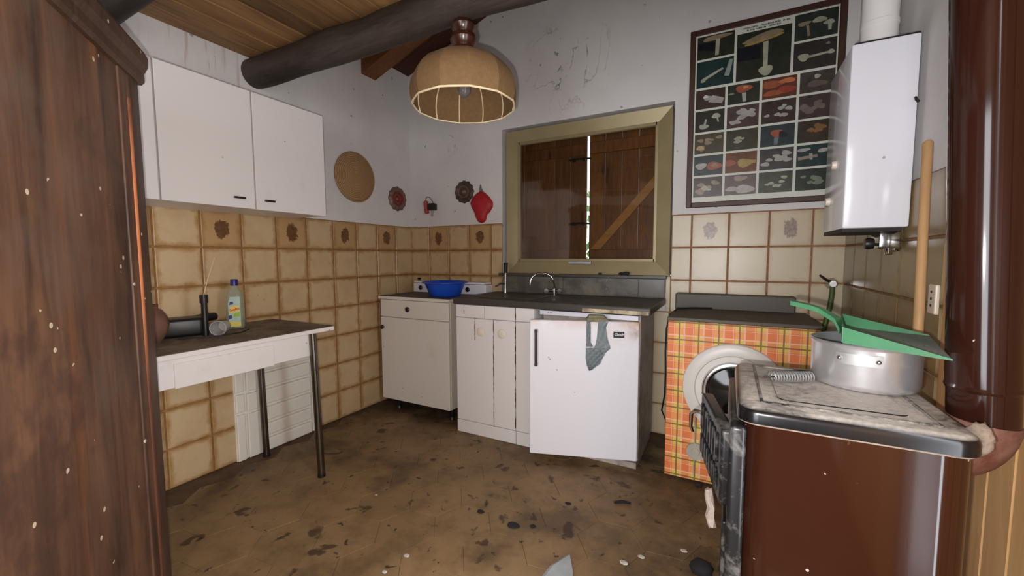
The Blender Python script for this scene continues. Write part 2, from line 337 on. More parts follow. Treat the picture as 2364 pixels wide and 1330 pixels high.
# ---------------------------------------------------------------- mesh helpers (world coordinates)
def nb(): return bmesh.new()
def box(bm, lo, hi, bev=0, seg=2):
    r = bmesh.ops.create_cube(bm, size=1)['verts']
    lo, hi = Vector(lo), Vector(hi); c = (lo+hi)/2; d = hi-lo
    for v in r: v.co = Vector((c.x+v.co.x*d.x, c.y+v.co.y*d.y, c.z+v.co.z*d.z))
    if bev > 0:
        es = list({e for v in r for e in v.link_edges})
        bmesh.ops.bevel(bm, geom=es, offset=bev, segments=seg, affect='EDGES', profile=.5)
    return r
def prism(bm, pts, ext):
    """closed polygon of 3-D points extruded by vector ext"""
    ext = Vector(ext); a = [bm.verts.new(Vector(p)) for p in pts]; b = [bm.verts.new(Vector(p)+ext) for p in pts]
    n = len(a); bm.faces.new(a); bm.faces.new(list(reversed(b)))
    for i in range(n): bm.faces.new((a[i], b[i], b[(i+1) % n], a[(i+1) % n]))
    bmesh.ops.recalc_face_normals(bm, faces=bm.faces[:])
def tube(bm, pts, r, seg=12, caps=True):
    pts = [Vector(p) for p in pts]; n = len(pts); rs = r if isinstance(r, (list, tuple)) else [r]*n
    rings = []; up = None
    for i, p in enumerate(pts):
        d = (pts[min(i+1, n-1)]-pts[max(i-1, 0)]).normalized()
        if up is None:
            up = d.orthogonal().normalized()
        else:
            up = (up-d*up.dot(d)).normalized()
        s = d.cross(up)
        rings.append([bm.verts.new(p+(up*math.cos(2*PI*k/seg)+s*math.sin(2*PI*k/seg))*rs[i]) for k in range(seg)])
    for i in range(n-1):
        for k in range(seg): bm.faces.new((rings[i][k], rings[i][(k+1) % seg], rings[i+1][(k+1) % seg], rings[i+1][k]))
    if caps: bm.faces.new(list(reversed(rings[0]))); bm.faces.new(rings[-1])
    bmesh.ops.recalc_face_normals(bm, faces=bm.faces[:])
def lathe(bm, prof, c, axis='z', seg=32, close=False):
    """prof: (radius, height) pairs turned about an axis through c"""
    c = Vector(c)
    A = {'z': (Vector((1, 0, 0)), Vector((0, 1, 0)), Vector((0, 0, 1))), 'y': (Vector((1, 0, 0)), Vector((0, 0, 1)), Vector((0, -1, 0))), 'x': (Vector((0, 1, 0)), Vector((0, 0, 1)), Vector((1, 0, 0)))}[axis] if isinstance(axis, str) else axis
    rings = []
    for r, h in prof:
        if r < 1e-6: rings.append([bm.verts.new(c+A[2]*h)])
        else: rings.append([bm.verts.new(c+A[0]*r*math.cos(2*PI*k/seg)+A[1]*r*math.sin(2*PI*k/seg)+A[2]*h) for k in range(seg)])
    if close: rings.append(rings[0])
    for a, b in zip(rings, rings[1:]):
        for k in range(seg):
            q = [a[k % len(a)], a[(k+1) % len(a)], b[(k+1) % len(b)], b[k % len(b)]]
            u = []
            for v in q:
                if v not in u: u.append(v)
            if len(u) > 2:
                try: bm.faces.new(u)
                except ValueError: pass
    bmesh.ops.recalc_face_normals(bm, faces=bm.faces[:])
def frame_mat(o, a, n):
    """matrix: local x -> a, local y -> n, z up, origin o"""
    return Matrix(((a[0], n[0], 0, o[0]), (a[1], n[1], 0, o[1]), (0, 0, 1, o[2]), (0, 0, 0, 1)))

WL = {}   # world locations
def obj(name, bm, mat, parent=None, smooth=False, xf=None, mats=None):
    if xf is not None: bmesh.ops.transform(bm, matrix=xf, verts=bm.verts[:])
    lo = Vector((min(v.co[i] for v in bm.verts) for i in range(3))); hi = Vector((max(v.co[i] for v in bm.verts) for i in range(3)))
    c = (lo+hi)/2
    for v in bm.verts: v.co -= c
    me = bpy.data.meshes.new(name)
    if smooth:
        for f in bm.faces: f.smooth = True
        for e in bm.edges:
            if len(e.link_faces) == 2 and e.calc_face_angle(0) > math.radians(38): e.smooth = False
    bm.to_mesh(me); bm.free()
    for m in (mats or [mat]): me.materials.append(MAT[m])
    o = bpy.data.objects.new(name, me); COL.objects.link(o)
    WL[o.name] = c
    if parent is not None: o.parent = parent; o.location = c-WL[parent.name]
    else: o.location = c
    return o
def inst(src, name, c, parent, rz=0, mat=None):
    o = src.copy() if mat is None else bpy.data.objects.new(name, src.data)
    o.name = name; COL.objects.link(o); WL[o.name] = Vector(c); o.parent = parent
    o.location = Vector(c)-(WL[parent.name] if parent is not None else Vector()); o.rotation_euler = (0, 0, rz)
    return o
def thing(name, label, cat, loc, group=None):
    o = bpy.data.objects.new(name, None); COL.objects.link(o); o.location = loc; WL[o.name] = Vector(loc); o.empty_display_size = .05
    return tag(o, label, cat, group)
def tag(o, label, cat, group=None, kind=None):
    if label: o['label'] = label
    if cat: o['category'] = cat
    if group: o['group'] = group
    if kind: o['kind'] = kind
    return o
def struct(o, label=None):
    o['kind'] = 'structure'
    if label: o['label'] = label
    return o
def B(lo, hi, bev=0, seg=2):
    bm = nb(); box(bm, lo, hi, bev, seg); return bm

# ================================================================= THE SETTING
XR = 2.965; YB = -4.7; T = .2
def roofz(x): return 2.65+.36*x
# back wall with a window hole
bm = nb(); HX0, HX1, HZ0, HZ1 = .895, 2.10, 1.02, 2.088
def col_xz(x0, x1, z0, z1a, z1b, y0=0, y1=T): prism(bm, [(x0, y0, z0), (x1, y0, z0), (x1, y0, z1b), (x0, y0, z1a)], (0, y1-y0, 0))
col_xz(-T, HX0, 0, roofz(-T), roofz(HX0)); col_xz(HX1, XR+T, 0, roofz(HX1), roofz(XR+T))
col_xz(HX0, HX1, 0, HZ0, HZ0); col_xz(HX0, HX1, HZ1, roofz(HX0), roofz(HX1))
wall_back = struct(obj('wall_back', bm, 'plaster'), 'white plastered back wall with soot specks and peeling cracks')
bm = nb(); box(bm, (-T, YB, 0), (0, 0, 2.65)); wall_left = struct(obj('wall_left', bm, 'plaster'), 'white plastered wall on the left')
# right wall with a narrow side window beside the viewpoint
bm = nb(); DY0, DY1, DZ = -2.28, -2.02, 1.95; zt = roofz(XR)
box(bm, (XR, DY1, 0), (XR+T, 0, zt)); box(bm, (XR, YB, 0), (XR+T, DY0, zt)); box(bm, (XR, DY0, DZ), (XR+T, DY1, zt)); box(bm, (XR, DY0, 0), (XR+T, DY1, .15))
wall_right = struct(obj('wall_right', bm, 'plaster'), 'plastered wall on the right behind the boiler')
# rear wall with double doorway
bm = nb(); RX0, RX1, RZ = 1.26, 2.34, 2.14
def colr(x0, x1, z0, za, zb): prism(bm, [(x0, YB-T, z0), (x1, YB-T, z0), (x1, YB-T, zb), (x0, YB-T, za)], (0, T, 0))
colr(-T, RX0, 0, roofz(-T), roofz(RX0)); colr(RX1, XR+T, 0, roofz(RX1), roofz(XR+T)); colr(RX0, RX1, RZ, roofz(RX0), roofz(RX1))
struct(obj('wall_rear', bm, 'plaster'), 'plastered rear wall with a wide doorway')
# floor slab + hexagonal tiles
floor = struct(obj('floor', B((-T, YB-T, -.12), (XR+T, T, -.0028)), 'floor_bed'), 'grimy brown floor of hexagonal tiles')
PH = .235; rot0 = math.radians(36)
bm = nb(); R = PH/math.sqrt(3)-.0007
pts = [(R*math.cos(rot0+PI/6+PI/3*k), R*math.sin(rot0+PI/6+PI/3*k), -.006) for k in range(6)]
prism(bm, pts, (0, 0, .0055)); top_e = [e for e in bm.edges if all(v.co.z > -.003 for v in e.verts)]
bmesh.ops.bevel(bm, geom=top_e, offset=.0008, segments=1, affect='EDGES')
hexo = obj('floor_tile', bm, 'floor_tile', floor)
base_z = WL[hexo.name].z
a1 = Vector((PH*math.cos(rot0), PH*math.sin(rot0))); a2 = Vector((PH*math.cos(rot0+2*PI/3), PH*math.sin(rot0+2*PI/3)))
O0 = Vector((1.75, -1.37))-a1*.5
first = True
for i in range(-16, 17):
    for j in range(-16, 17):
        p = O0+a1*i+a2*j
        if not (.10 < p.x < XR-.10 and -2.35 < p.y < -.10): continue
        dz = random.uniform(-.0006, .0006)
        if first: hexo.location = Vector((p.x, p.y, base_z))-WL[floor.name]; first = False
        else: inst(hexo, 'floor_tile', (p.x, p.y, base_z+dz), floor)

# wall tiles: 20 cm squares with recessed brown grout
TS = .2
def tile_mesh(mat, wx=TS, wz=TS):
    bm = nb(); box(bm, (-wx/2+.0035, -.0045, -wz/2+.0035), (wx/2-.0035, .0045, wz/2-.0035), .003, 1)
    me = bpy.data.meshes.new('tile'); bm.to_mesh(me); bm.free(); me.materials.append(MAT[mat]); return me
TM = {m: tile_mesh(m) for m in ('tile', 'tile_decor', 'tile_pale', 'tile_pale_decor', 'tile_shaded')}
def put_tile(me, c, parent, rz):
    o = bpy.data.objects.new('tile', me); COL.objects.link(o); o.parent = parent
    o.location = Vector(c)-WL[parent.name]; o.rotation_euler = (random.uniform(-.004, .004), 0, rz+random.uniform(-.004, .004)); return o
G = .004
obj('grout_bed', B((0, -2.2, 0), (G, 0, 1.4)), 'grout', wall_left)
for k in range(11):
    for r in range(7):
        yc = -.2*k-.1; zc = .1+.2*r
        if -1.40 < yc < -1.0 and zc < .5: continue
        me = TM['tile_decor'] if (r == 6 and k % 2 == 1) else TM['tile']
        put_tile(me, (G+.002, yc, zc), wall_left, PI/2)
gb = obj('grout_bed', B((0, -G, .6), (HX0, 0, 1.4)), 'grout', wall_back)
for k in range(5):
    for r in range(3, 7):
        x0 = .2*k; x1 = min(x0+.2, HX0)
        me = TM['tile_decor'] if (r == 6 and k in (1, 3)) else TM['tile']
        if x1-x0 < .19: me = tile_mesh('tile', x1-x0)
        put_tile(me, ((x0+x1)/2, -G-.002, .1+.2*r), wall_back, 0)
obj('grout_bed', B((HX1, -G, 0), (XR, 0, 1.402)), 'grout_red', wall_back)
obj('grout_bed', B((1.90, -G, 0), (HX1, 0, .8)), 'grout_red', wall_back)
for r in range(4): put_tile(TM['tile_pale'], (2.0, -G-.002, .1+.2*r), wall_back, 0)
obj('tile', B((2.074, -.0105, .8), (HX1, 0, 1.018), .002, 1), 'tile_pale', wall_back)
XS = [HX1, 2.214, 2.414, 2.614, 2.814, XR]
for k in range(5):
    for r in range(7):
        x0, x1 = XS[k], XS[k+1]
        me = TM['tile_pale_decor'] if (r == 6 and k in (1, 3)) else TM['tile_pale']
        if x1-x0 < .19: me = tile_mesh('tile_pale', x1-x0)
        put_tile(me, ((x0+x1)/2, -G-.002, .1+.2*r), wall_back, 0)
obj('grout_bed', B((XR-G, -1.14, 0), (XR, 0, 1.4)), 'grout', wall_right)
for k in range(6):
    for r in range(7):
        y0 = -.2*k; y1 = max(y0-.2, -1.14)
        me = TM['tile_shaded'] if y0-y1 > .19 else tile_mesh('tile_shaded', y0-y1)
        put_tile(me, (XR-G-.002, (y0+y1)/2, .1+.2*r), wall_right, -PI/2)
# right-wall pine boards by the stove; unseen ones added to darken its reflection
for k in range(24):
    y1 = -1.15-.094*k
    if DY0 < y1 and y1-.091 > DY0-.091 and y1-.091 < DY1: continue
    obj('board', B((XR-.010, y1-.091, .0), (XR, y1, 2.24), .003, 1), 'pine', wall_right)
# loft: boards on log beams, open towards the back wall
ceil = struct(obj('ceiling', B((0, YB, 2.285), (XR, -1.20, 2.33)), 'plank'), 'wooden plank underside of the loft')
xs = 0.0
while xs < XR-.02:
    wd = random.uniform(.11, .135); x1 = min(xs+wd, XR)
    obj('plank', B((xs+.002, YB, 2.262+random.uniform(-.002, .002)), (x1-.002, -1.19, 2.286), .003, 1), 'plank', ceil)
    xs = x1
def log(y, z, r):
    bm = nb(); n = 26; rnd = random.Random(int(y*100)); pts = []; rs = []
    for i in range(n+1):
        x = XR*i/n; pts.append((x, y+.006*math.sin(i*.9)+rnd.uniform(-.003, .003), z+.004*math.sin(i*.6+1))); rs.append(r*(1+.03*math.sin(i*1.3)+rnd.uniform(-.012, .012)))
    tube(bm, pts, rs, 20); return bm
for lab, y in (('dark round log beam carrying the loft edge above the lamp', -1.275), ('dark round log beam at top left behind the brown cupboard', -1.965), ('dark round log beam over the rear of the room', -2.75)):
    b = obj('log_beam', log(y, 2.182, .078), 'log', None, True); tag(b, lab, 'beam')
# roof above the opening
bm = nb(); prism(bm, [(-T, YB, roofz(-T)+.02), (XR+T, YB, roofz(XR+T)+.02), (XR+T, YB, roofz(XR+T)+.08), (-T, YB, roofz(-T)+.08)], (0, -YB+T, 0))
roof = struct(obj('roof', bm, 'roof_board'), 'dark boarded underside of the sloping roof')
for k in range(10):
    y0 = -.165*k-.003; bm = nb()
    prism(bm, [(0, y0, roofz(0)), (XR, y0, roofz(XR)), (XR, y0, roofz(XR)+.022), (0, y0, roofz(0)+.022)], (0, -.16, 0))
    obj('roof_board', bm, 'roof_board', roof)
bm = nb(); prism(bm, [(0, -.365, roofz(0)-.165), (XR, -.365, roofz(XR)-.165), (XR, -.365, roofz(XR)), (0, -.365, roofz(0))], (0, -.135, 0))
tag(obj('rafter', bm, 'rafter'), 'square brown roof rafter resting on the left wall behind the log beam', 'rafter')

# ------------------------------------------------ window with closed wooden shutters
win = thing('window_1', 'gold aluminium window with closed wooden shutters behind the glass', None, (1.505, .03, 1.02)); win['kind'] = 'structure'
FX0, FX1, FZ0, FZ1 = .925, 2.088, 1.022, 2.068; ix0, ix1, iz0, iz1 = 1.018, 1.996, 1.120, 1.980
def mitre(a, b, c, d):   # outer edge a-b at y .012, inner edge d-c at y .040, with thickness
    bm = nb(); yo, yi, th = .012, .034, .05
    f = [bm.verts.new((p[0], y, p[1])) for p, y in ((a, yo), (b, yo), (c, yi), (d, yi))]
    k = [bm.verts.new((p[0], yi+th, p[1])) for p in (a, b, c, d)]
    bm.faces.new(f); bm.faces.new(k[::-1])
    for i in range(4): bm.faces.new((f[i], k[i], k[(i+1) % 4], f[(i+1) % 4]))
    bmesh.ops.recalc_face_normals(bm, faces=bm.faces[:])
    return bm
O = [(FX0, FZ0), (FX1, FZ0), (FX1, FZ1), (FX0, FZ1)]; I = [(ix0, iz0), (ix1, iz0), (ix1, iz1), (ix0, iz1)]
for i in range(4): obj('frame_member', mitre(O[i], O[(i+1) % 4], I[(i+1) % 4], I[i]), 'gold', win)
bm = nb()
for lo, hi in (((ix0-.01, .03, iz0-.01), (ix0+.012, .06, iz1+.01)), ((ix1-.012, .03, iz0-.01), (ix1+.01, .06, iz1+.01)), ((ix0, .03, iz0-.01), (ix1, .06, iz0+.012)), ((ix0, .03, iz1-.012), (ix1, .06, iz1+.01))): box(bm, lo, hi, .003, 1)
obj('glazing_bead', bm, 'gold', win)
obj('glass_pane', B((ix0, .046, iz0), (ix1, .050, iz1)), 'glass', win)
obj('window_catch', B((1.42, .002, 1.095), (1.585, .022, 1.115), .004), 'alu_dull', win)
sh_y = .125
def shutter(x0, x1, brace):
    n = 5; wdt = (x1-x0)/n
    for k in range(n):
        obj('shutter_board', B((x0+k*wdt+.0015, sh_y, HZ0+.005), (x0+(k+1)*wdt-.0015, sh_y+.022, HZ1-.005), .003, 1), 'shutter', win)
    if brace:
        bm = nb(); prism(bm, [(x0+.02, sh_y-.018, 1.20), (x0+.09, sh_y-.018, 1.20), (x1-.01, sh_y-.018, 1.72), (x1-.08, sh_y-.018, 1.72)], (0, .017, 0)); obj('shutter_brace', bm, 'brace', win)
        obj('shutter_ledge', B((x0+.01, sh_y-.018, 1.115), (x1-.01, sh_y-.001, 1.195), .003, 1), 'shutter', win)
        obj('shutter_ledge', B((x0+.01, sh_y-.018, 1.86), (x1-.01, sh_y-.001, 1.94), .003, 1), 'shutter', win)
    else:
        for z in (1.115, 1.86): obj('shutter_ledge', B((x0+.01, sh_y-.012, z), (x1-.01, sh_y-.001, z+.08), .003, 1), 'shutter', win)
shutter(.90, 1.512, False); shutter(1.530, 2.095, True)
for z in (1.832, 1.381):
    bm = nb(); tube(bm, [(1.385, sh_y-.02, z), (1.46, sh_y-.024, z+.003), (1.548, sh_y-.02, z-.002)], .0065, 8); box(bm, (1.41, sh_y-.02, z-.012), (1.43, sh_y-.002, z+.012), .002, 1); box(bm, (1.485, sh_y-.02, z-.012), (1.505, sh_y-.002, z+.012), .002, 1)
    obj('shutter_bolt', bm, 'iron', win, True)
# greenery outside, glimpsed through the gap
bm = nb(); rnd = random.Random(3)
for k in range(420):
    c = Vector((rnd.uniform(.4, 2.0), rnd.uniform(1.6, 2.4), rnd.uniform(-.1, 2.0))); a = Vector((rnd.uniform(-1, 1), rnd.uniform(-1, 1), rnd.uniform(-1, 1))).normalized()*.07; b2 = a.orthogonal().normalized()*.035
    vs = [bm.verts.new(c+d) for d in (a, b2, -a, -b2)]; bm.faces.new(vs)
tag(obj('hedge', bm, 'hedge'), 'green foliage outside, glimpsed through the gap between the shutters', 'hedge', kind='stuff')
struct(obj('ground_outside', B((-6, .3, -.2), (8, 9, -.1)), 'outer'), 'pale ground outside the window')

# ------------------------------------------------ white louvred panel on the left wall under the table
lp = thing('wall_panel', 'white painted panel with raised slats on tiled wall under the table', 'panel', (.01, -1.24, .0))
obj('backing', B((.002, -1.488, .0), (.016, -.996, .56)), 'white_panel', lp)
for a, b, c, d in ((-1.486, -1.440, .0, .264), (-1.486, -1.440, .278, .380), (-1.486, -1.440, .394, .56), (-1.426, -1.352, .0, .258), (-1.426, -1.352, .272, .374), (-1.426, -1.352, .388, .56)):
    obj('slat', B((.012, a, c), (.030, b, d), .005), 'white_panel', lp)
for k, (c, d) in enumerate(((.0, .076), (.090, .166), (.180, .266), (.280, .372), (.386, .47), (.482, .56))):
    obj('slat', B((.012, -1.336, c), (.036, -1.030, d), .010), 'white_panel', lp)
obj('slat', B((.012, -1.022, .0), (.028, -.998, .56), .004), 'white_panel', lp)

# ================================================================= CUPBOARD IN THE LEFT FOREGROUND
WO = (.760, -2.099, 0); wa = (.794, -.608); wn = (.608, .794); WX = frame_mat(WO, wa, wn)
cb = thing('cupboard', 'tall dark brown varnished wooden cupboard with worn edge, left foreground', 'cupboard', (1.0, -2.6, 0))
obj('body', B((.012, -.42, .04), (1.0, -.02, 1.73), .006), 'ward', cb, xf=WX)
obj('back_panel', B((.135, -.02, .05), (1.0, -.008, 1.70), .002, 1), 'ward', cb, xf=WX)
obj('stile', B((.0, -.03, .03), (.075, .0, 1.72), .010, 3), 'ward_dark', cb, True, xf=WX)
obj('stile', B((.083, -.02, .03), (.135, -.003, 1.70), .004, 2), 'ward', cb, xf=WX)
bm = nb(); tube(bm, [(.079, -.007, .06), (.079, -.006, 1.62)], .0085, 10); obj('worn_bead', bm, 'ward_orange', cb, True, xf=WX)['label'] = 'orange worn bead along the edge'
bm = nb(); prof = [(-.03, 1.690), (.004, 1.690), (.012, 1.700), (.012, 1.725), (.022, 1.745), (.024, 1.775), (.016, 1.792), (-.42, 1.792), (-.42, 1.73), (-.03, 1.73)]
prism(bm, [(-.012, y, z) for y, z in prof], (1.02, 0, 0)); obj('cornice', bm, 'ward_dark', cb, xf=WX)
for a in (.03, .92):
    for b in (-.07, -.40): obj('foot', B((a, b, 0), (a+.05, b+.04, .042), .004), 'ward_dark', cb, xf=WX)

# ================================================================= WALL CUPBOARD
uc = thing('wall_cupboard', 'white wall cupboard with flush doors above the left tiles', 'cupboard', (.16, -1.6, 1.385))
obj('carcass', B((.0, -2.14, 1.388), (.305, -1.092, 1.955), .002, 1), 'white', uc)
for y0, y1, hy in ((-1.494, -1.092, -1.43), (-1.884, -1.498, -1.578), (-2.14, -1.888, None)):
    d = obj('door', B((.306, y0+.0015, 1.386), (.324, y1-.0015, 1.957), .002, 1), 'white', uc)
    if hy:
        bm = nb(); box(bm, (.333, hy-.026, 1.428), (.341, hy+.026, 1.438), .003); box(bm, (.322, hy-.022, 1.430), (.335, hy-.014, 1.436)); box(bm, (.322, hy+.014, 1.430), (.335, hy+.022, 1.436)); obj('handle', bm, 'knob', d)

# ================================================================= TABLE
tb = thing('kitchen_table', 'white kitchen table with grimy top and steel legs against tiled wall', 'table', (.29, -1.68, 0))
obj('top', B((.012, -2.14, .757), (.556, -1.25, .778), .003), 'white', tb)
obj('grimy_surface', B((.015, -2.137, .7775), (.553, -1.253, .7805)), 'table_top', tb)['label'] = 'brown grimy table surface'
TX, TY0, TY1 = .530, -2.06, -1.372
obj('apron', B((TX-.018, TY0, .640), (TX, TY1, .757), .002, 1), 'white', tb)
obj('apron', B((.04, TY0, .640), (.058, TY1, .757), .002, 1), 'white', tb)
obj('apron', B((.058, TY1-.018, .640), (TX-.018, TY1, .757), .002, 1), 'white', tb)
obj('apron', B((.058, TY0, .640), (TX-.018, TY0+.018, .757), .002, 1), 'white', tb)
obj('drawer_front', B((TX, -1.965, .636), (TX+.006, -1.57, .735), .002, 1), 'white', tb)
for x, y, fx in ((.541, -1.372, .565), (.072, -1.372, .088), (.541, -2.06, .565), (.072, -2.06, .088)):
    bm = nb(); tube(bm, [(x, y, .757), (fx, y+.004, .012)], .018, 14); lg = obj('leg', bm, 'steel', tb, True)
    bm = nb(); tube(bm, [(fx, y+.004, .0), (fx, y+.004, .016)], .02, 14); obj('foot_cap', bm, 'black', lg, True)

# things on the table
ZT = .7805
bt = thing('detergent_bottle', 'clear detergent bottle with blue cap and colourful label on table', 'bottle', (.165, -1.535, ZT))
def ell_loft(bm, secs, cx, cy, seg=28, ang=0):
    rings = []
    ca, sa = math.cos(ang), math.sin(ang)
    for rx, ry, z in secs:
        rg = []
        for k in range(seg):
            a = 2*PI*k/seg; c, s = math.cos(a), math.sin(a); e = .72
            x = rx*abs(c)**e*(1 if c >= 0 else -1); y = ry*abs(s)**e*(1 if s >= 0 else -1)
            rg.append(bm.verts.new((cx+x*ca-y*sa, cy+x*sa+y*ca, z)))
        rings.append(rg)
    for a, b in zip(rings, rings[1:]):
        for k in range(seg): bm.faces.new((a[k], a[(k+1) % seg], b[(k+1) % seg], b[k]))
    bm.faces.new(rings[0][::-1]); bm.faces.new(rings[-1]); bmesh.ops.recalc_face_normals(bm, faces=bm.faces[:])
BA = math.radians(52); bx, by = .165, -1.535     # wide axis faces the camera
bm = nb(); ell_loft(bm, [(.036, .022, ZT), (.040, .025, ZT+.01), (.041, .026, ZT+.06), (.040, .025, ZT+.12), (.036, .023, ZT+.165), (.030, .020, ZT+.19), (.018, .016, ZT+.208), (.013, .013, ZT+.222)], bx, by, 32, BA)
body = obj('bottle_body', bm, 'clear', bt, True)
bm = nb(); lathe(bm, [(0, .254), (.0155, .254), (.017, .25), (.017, .222), (.0, .222)], (bx, by, ZT), 'z', 18); obj('cap', bm, 'cap_blue', bt, True)
# label: flat print bands hugging the front
fx_, fy_ = math.sin(BA), -math.cos(BA)   # outward normal of the broad face
lx_, ly_ = math.cos(BA), math.sin(BA)
def lab_poly(pts2, off):
    bm = nb(); prism(bm, [(bx+lx_*a+fx_*(.0262+off), by+ly_*a+fy_*(.0262+off), ZT+z) for a, z in pts2], (-fx_*.0006, -fy_*.0006, 0)); return bm
lb = obj('label', lab_poly([(-.026, .012), (.026, .012), (.026, .165), (-.018, .165), (-.026, .13)], .0), 'label_pale', bt)
obj('label_print', lab_poly([(-.026, .012), (.026, .012), (.026, .034), (-.026, .040)], .0012), 'label_yellow', lb)
obj('label_print', lab_poly([(-.024, .078), (.022, .090), (.024, .116), (.004, .122), (-.018, .116)], .0012), 'label_yellow', lb)
obj('label_print', lab_poly([(-.008, .060), (.024, .064), (.024, .088), (.0, .080)], .0014), 'label_green', lb)
obj('label_print', lab_poly([(-.026, .050), (-.010, .056), (-.012, .072), (-.026, .070)], .0014), 'label_blue', lb)
obj('label_print', lab_poly([(-.022, .124), (-.004, .128), (-.004, .140), (-.018, .140)], .0014), 'label_blue', lb)
def text_mesh(txt, size, xf, mat, parent, name='lettering', shear=0.0, extrude=.0004, bold=0.0):
    cu = bpy.data.curves.new('txt', 'FONT'); cu.body = txt; cu.size = size; cu.align_x = 'CENTER'; cu.align_y = 'CENTER'; cu.shear = shear; cu.extrude = extrude; cu.offset = bold
    o = bpy.data.objects.new('txt', cu); COL.objects.link(o); dg = bpy.context.evaluated_depsgraph_get()
    me = bpy.data.meshes.new_from_object(o.evaluated_get(dg)); bpy.data.objects.remove(o); bpy.data.curves.remove(cu)
    bm = nb(); bm.from_mesh(me); bpy.data.meshes.remove(me)
    return obj(name, bm, mat, parent, xf=xf)
c0 = Vector((bx+fx_*.0285, by+fy_*.0285, ZT+.100))
rtm = Matrix.Rotation(math.radians(14), 4, 'Z')
text_mesh('Svelto', .0185, Matrix(((lx_, 0, fx_, c0.x), (ly_, 0, fy_, c0.y), (0, 1, 0, c0.z), (0, 0, 0, 1))) @ rtm, 'label_red', lb, shear=.2, bold=.0005)

# black box of a gadget, tube with a wire, beaker, brown jar
bk = thing('black_appliance', 'black plastic box lying on the table behind the clear beaker', 'appliance', (.15, -1.74, ZT))
bm = nb(); box(bm, (-.080, -.06, 0), (.080, .06, .084), .014, 3); XF = frame_mat((.155, -1.765, ZT), (math.cos(1.2), math.sin(1.2)), (-math.sin(1.2), math.cos(1.2)))
obj('body', bm, 'black', bk, True, xf=XF)
bm = nb(); tube(bm, [(.13, -1.72, ZT+.062), (.105, -1.66, ZT+.066), (.085, -1.595, ZT+.064)], [.02, .021, .02], 14); obj('nozzle', bm, 'black', bk, True)
bm = nb(); tube(bm, [(.19, -1.80, ZT+.02), (.205, -1.76, ZT+.045), (.215, -1.72, ZT+.012)], .004, 8); obj('wire', bm, 'alu_dull', bk, True)
tt = thing('black_tube', 'upright black tube with a thin wire standing among table clutter', 'tube', (.235, -1.70, ZT))
bm = nb(); tube(bm, [(.262, -1.722, ZT), (.262, -1.722, ZT+.165)], .0125, 16); obj('tube_body', bm, 'black', tt, True)
bm = nb(); tube(bm, [(.262, -1.722, ZT+.155), (.262, -1.722, ZT+.192)], .0165, 16); obj('tube_cap', bm, 'black', tt, True)
bm = nb(); tube(bm, [(.262, -1.722, ZT+.19), (.252, -1.697, ZT+.26), (.232, -1.652, ZT+.365)], .0017, 6); obj('wire', bm, 'cord_pale', tt, True)
bk2 = thing('beaker', 'frosted clear plastic beaker lying on its side on the table', 'beaker', (.30, -1.66, ZT))
ax = Vector((.66, -.70, .0)).normalized(); s1 = Vector((ax.y, -ax.x, 0)); s2 = Vector((0, 0, 1))
bm = nb(); lathe(bm, [(0, -.04), (.024, -.04), (.026, -.038), (.033, .045), (.031, .045), (.024, -.034), (0, -.034)], (.275, -1.66, ZT+.034), (s1, s2, ax), 24); obj('cup', bm, 'cup', bk2, True)
bm = nb(); lathe(bm, [(.0335, .040), (.036, .043), (.0335, .047), (.031, .045)], (.275, -1.66, ZT+.034), (s1, s2, ax), 24, True); obj('rim', bm, 'cup', bk2, True)
jr = thing('clay_jar', 'rounded brown clay jar on the table beside the dark cupboard', 'jar', (.22, -1.915, ZT))
bm = nb(); lathe(bm, [(0, 0), (.036, 0), (.058, .04), (.066, .075), (.060, .11), (.044, .138), (.030, .148), (.032, .156), (.024, .156), (.022, .146), (0, .14)], (.225, -1.915, ZT), 'z', 26); obj('jar_body', bm, 'terracotta', jr, True)
bm = nb(); lathe(bm, [(0, .157), (.033, .157), (.033, .163), (.008, .168), (.007, .178), (0, .180)], (.225, -1.915, ZT), 'z', 18); obj('lid', bm, 'terracotta', jr, True)
tag(obj('wire_scrap', (lambda bm: (tube(bm, [(.25, -1.83, ZT+.003), (.32, -1.75, ZT+.004), (.35, -1.68, ZT+.005), (.33, -1.60, ZT+.003), (.27, -1.53, ZT+.003)], .0025, 6), bm)[1])(nb()), 'rubber', None, True), 'thin dark wire lying across the dirty table top', 'wire')

# ================================================================= LEFT BASE CABINET (on legs)
bc = thing('base_cabinet', 'white base cabinet on short black legs in the tiled corner', 'cabinet', (.42, -.25, 0))
obj('carcass', B((.108, -.462, .075), (.742, -.02, .835), .002, 1), 'white_old', bc)
obj('worktop', B((.098, -.492, .836), (.752, -.014, .858), .003), 'white_old', bc)
obj('worktop_grime', B((.104, -.484, .8575), (.748, -.018, .8600)), 'counter', bc)['label'] = 'dark grimy film on the worktop'
dr = obj('drawer', B((.110, -.482, .706), (.740, -.463, .832), .003), 'white_old', bc)
dd = obj('door', B((.110, -.482, .078), (.740, -.463, .700), .003), 'white_old', bc)
def knob(x, y, z, r, mat, parent, depth=.022):
    bm = nb(); lathe(bm, [(0, depth), (r*.7, depth), (r, depth*.75), (r*.92, depth*.45), (r*.45, depth*.3), (r*.45, 0), (0, 0)], (x, y, z), 'y', 18); obj('knob', bm, mat, parent, True)
knob(.385, -.482, .770, .019, 'knob', dr); knob(.135, -.482, .625, .017, 'knob', dd)
for x, y in ((.225, -.43), (.72, -.43), (.18, -.06), (.70, -.06)):
    bm = nb(); lathe(bm, [(0, .076), (.016, .076), (.016, .03), (.012, .02), (.022, .004), (.022, 0), (0, 0)], (x, y, 0), 'z', 14); obj('leg', bm, 'black', bc, True)
hb = thing('gas_hob', 'white table-top gas hob with closed lid behind the blue basin', 'hob', (.46, -.07, .860))
obj('body', B((.115, -.118, .8605), (.815, -.016, .934), .006), 'enamel', hb)
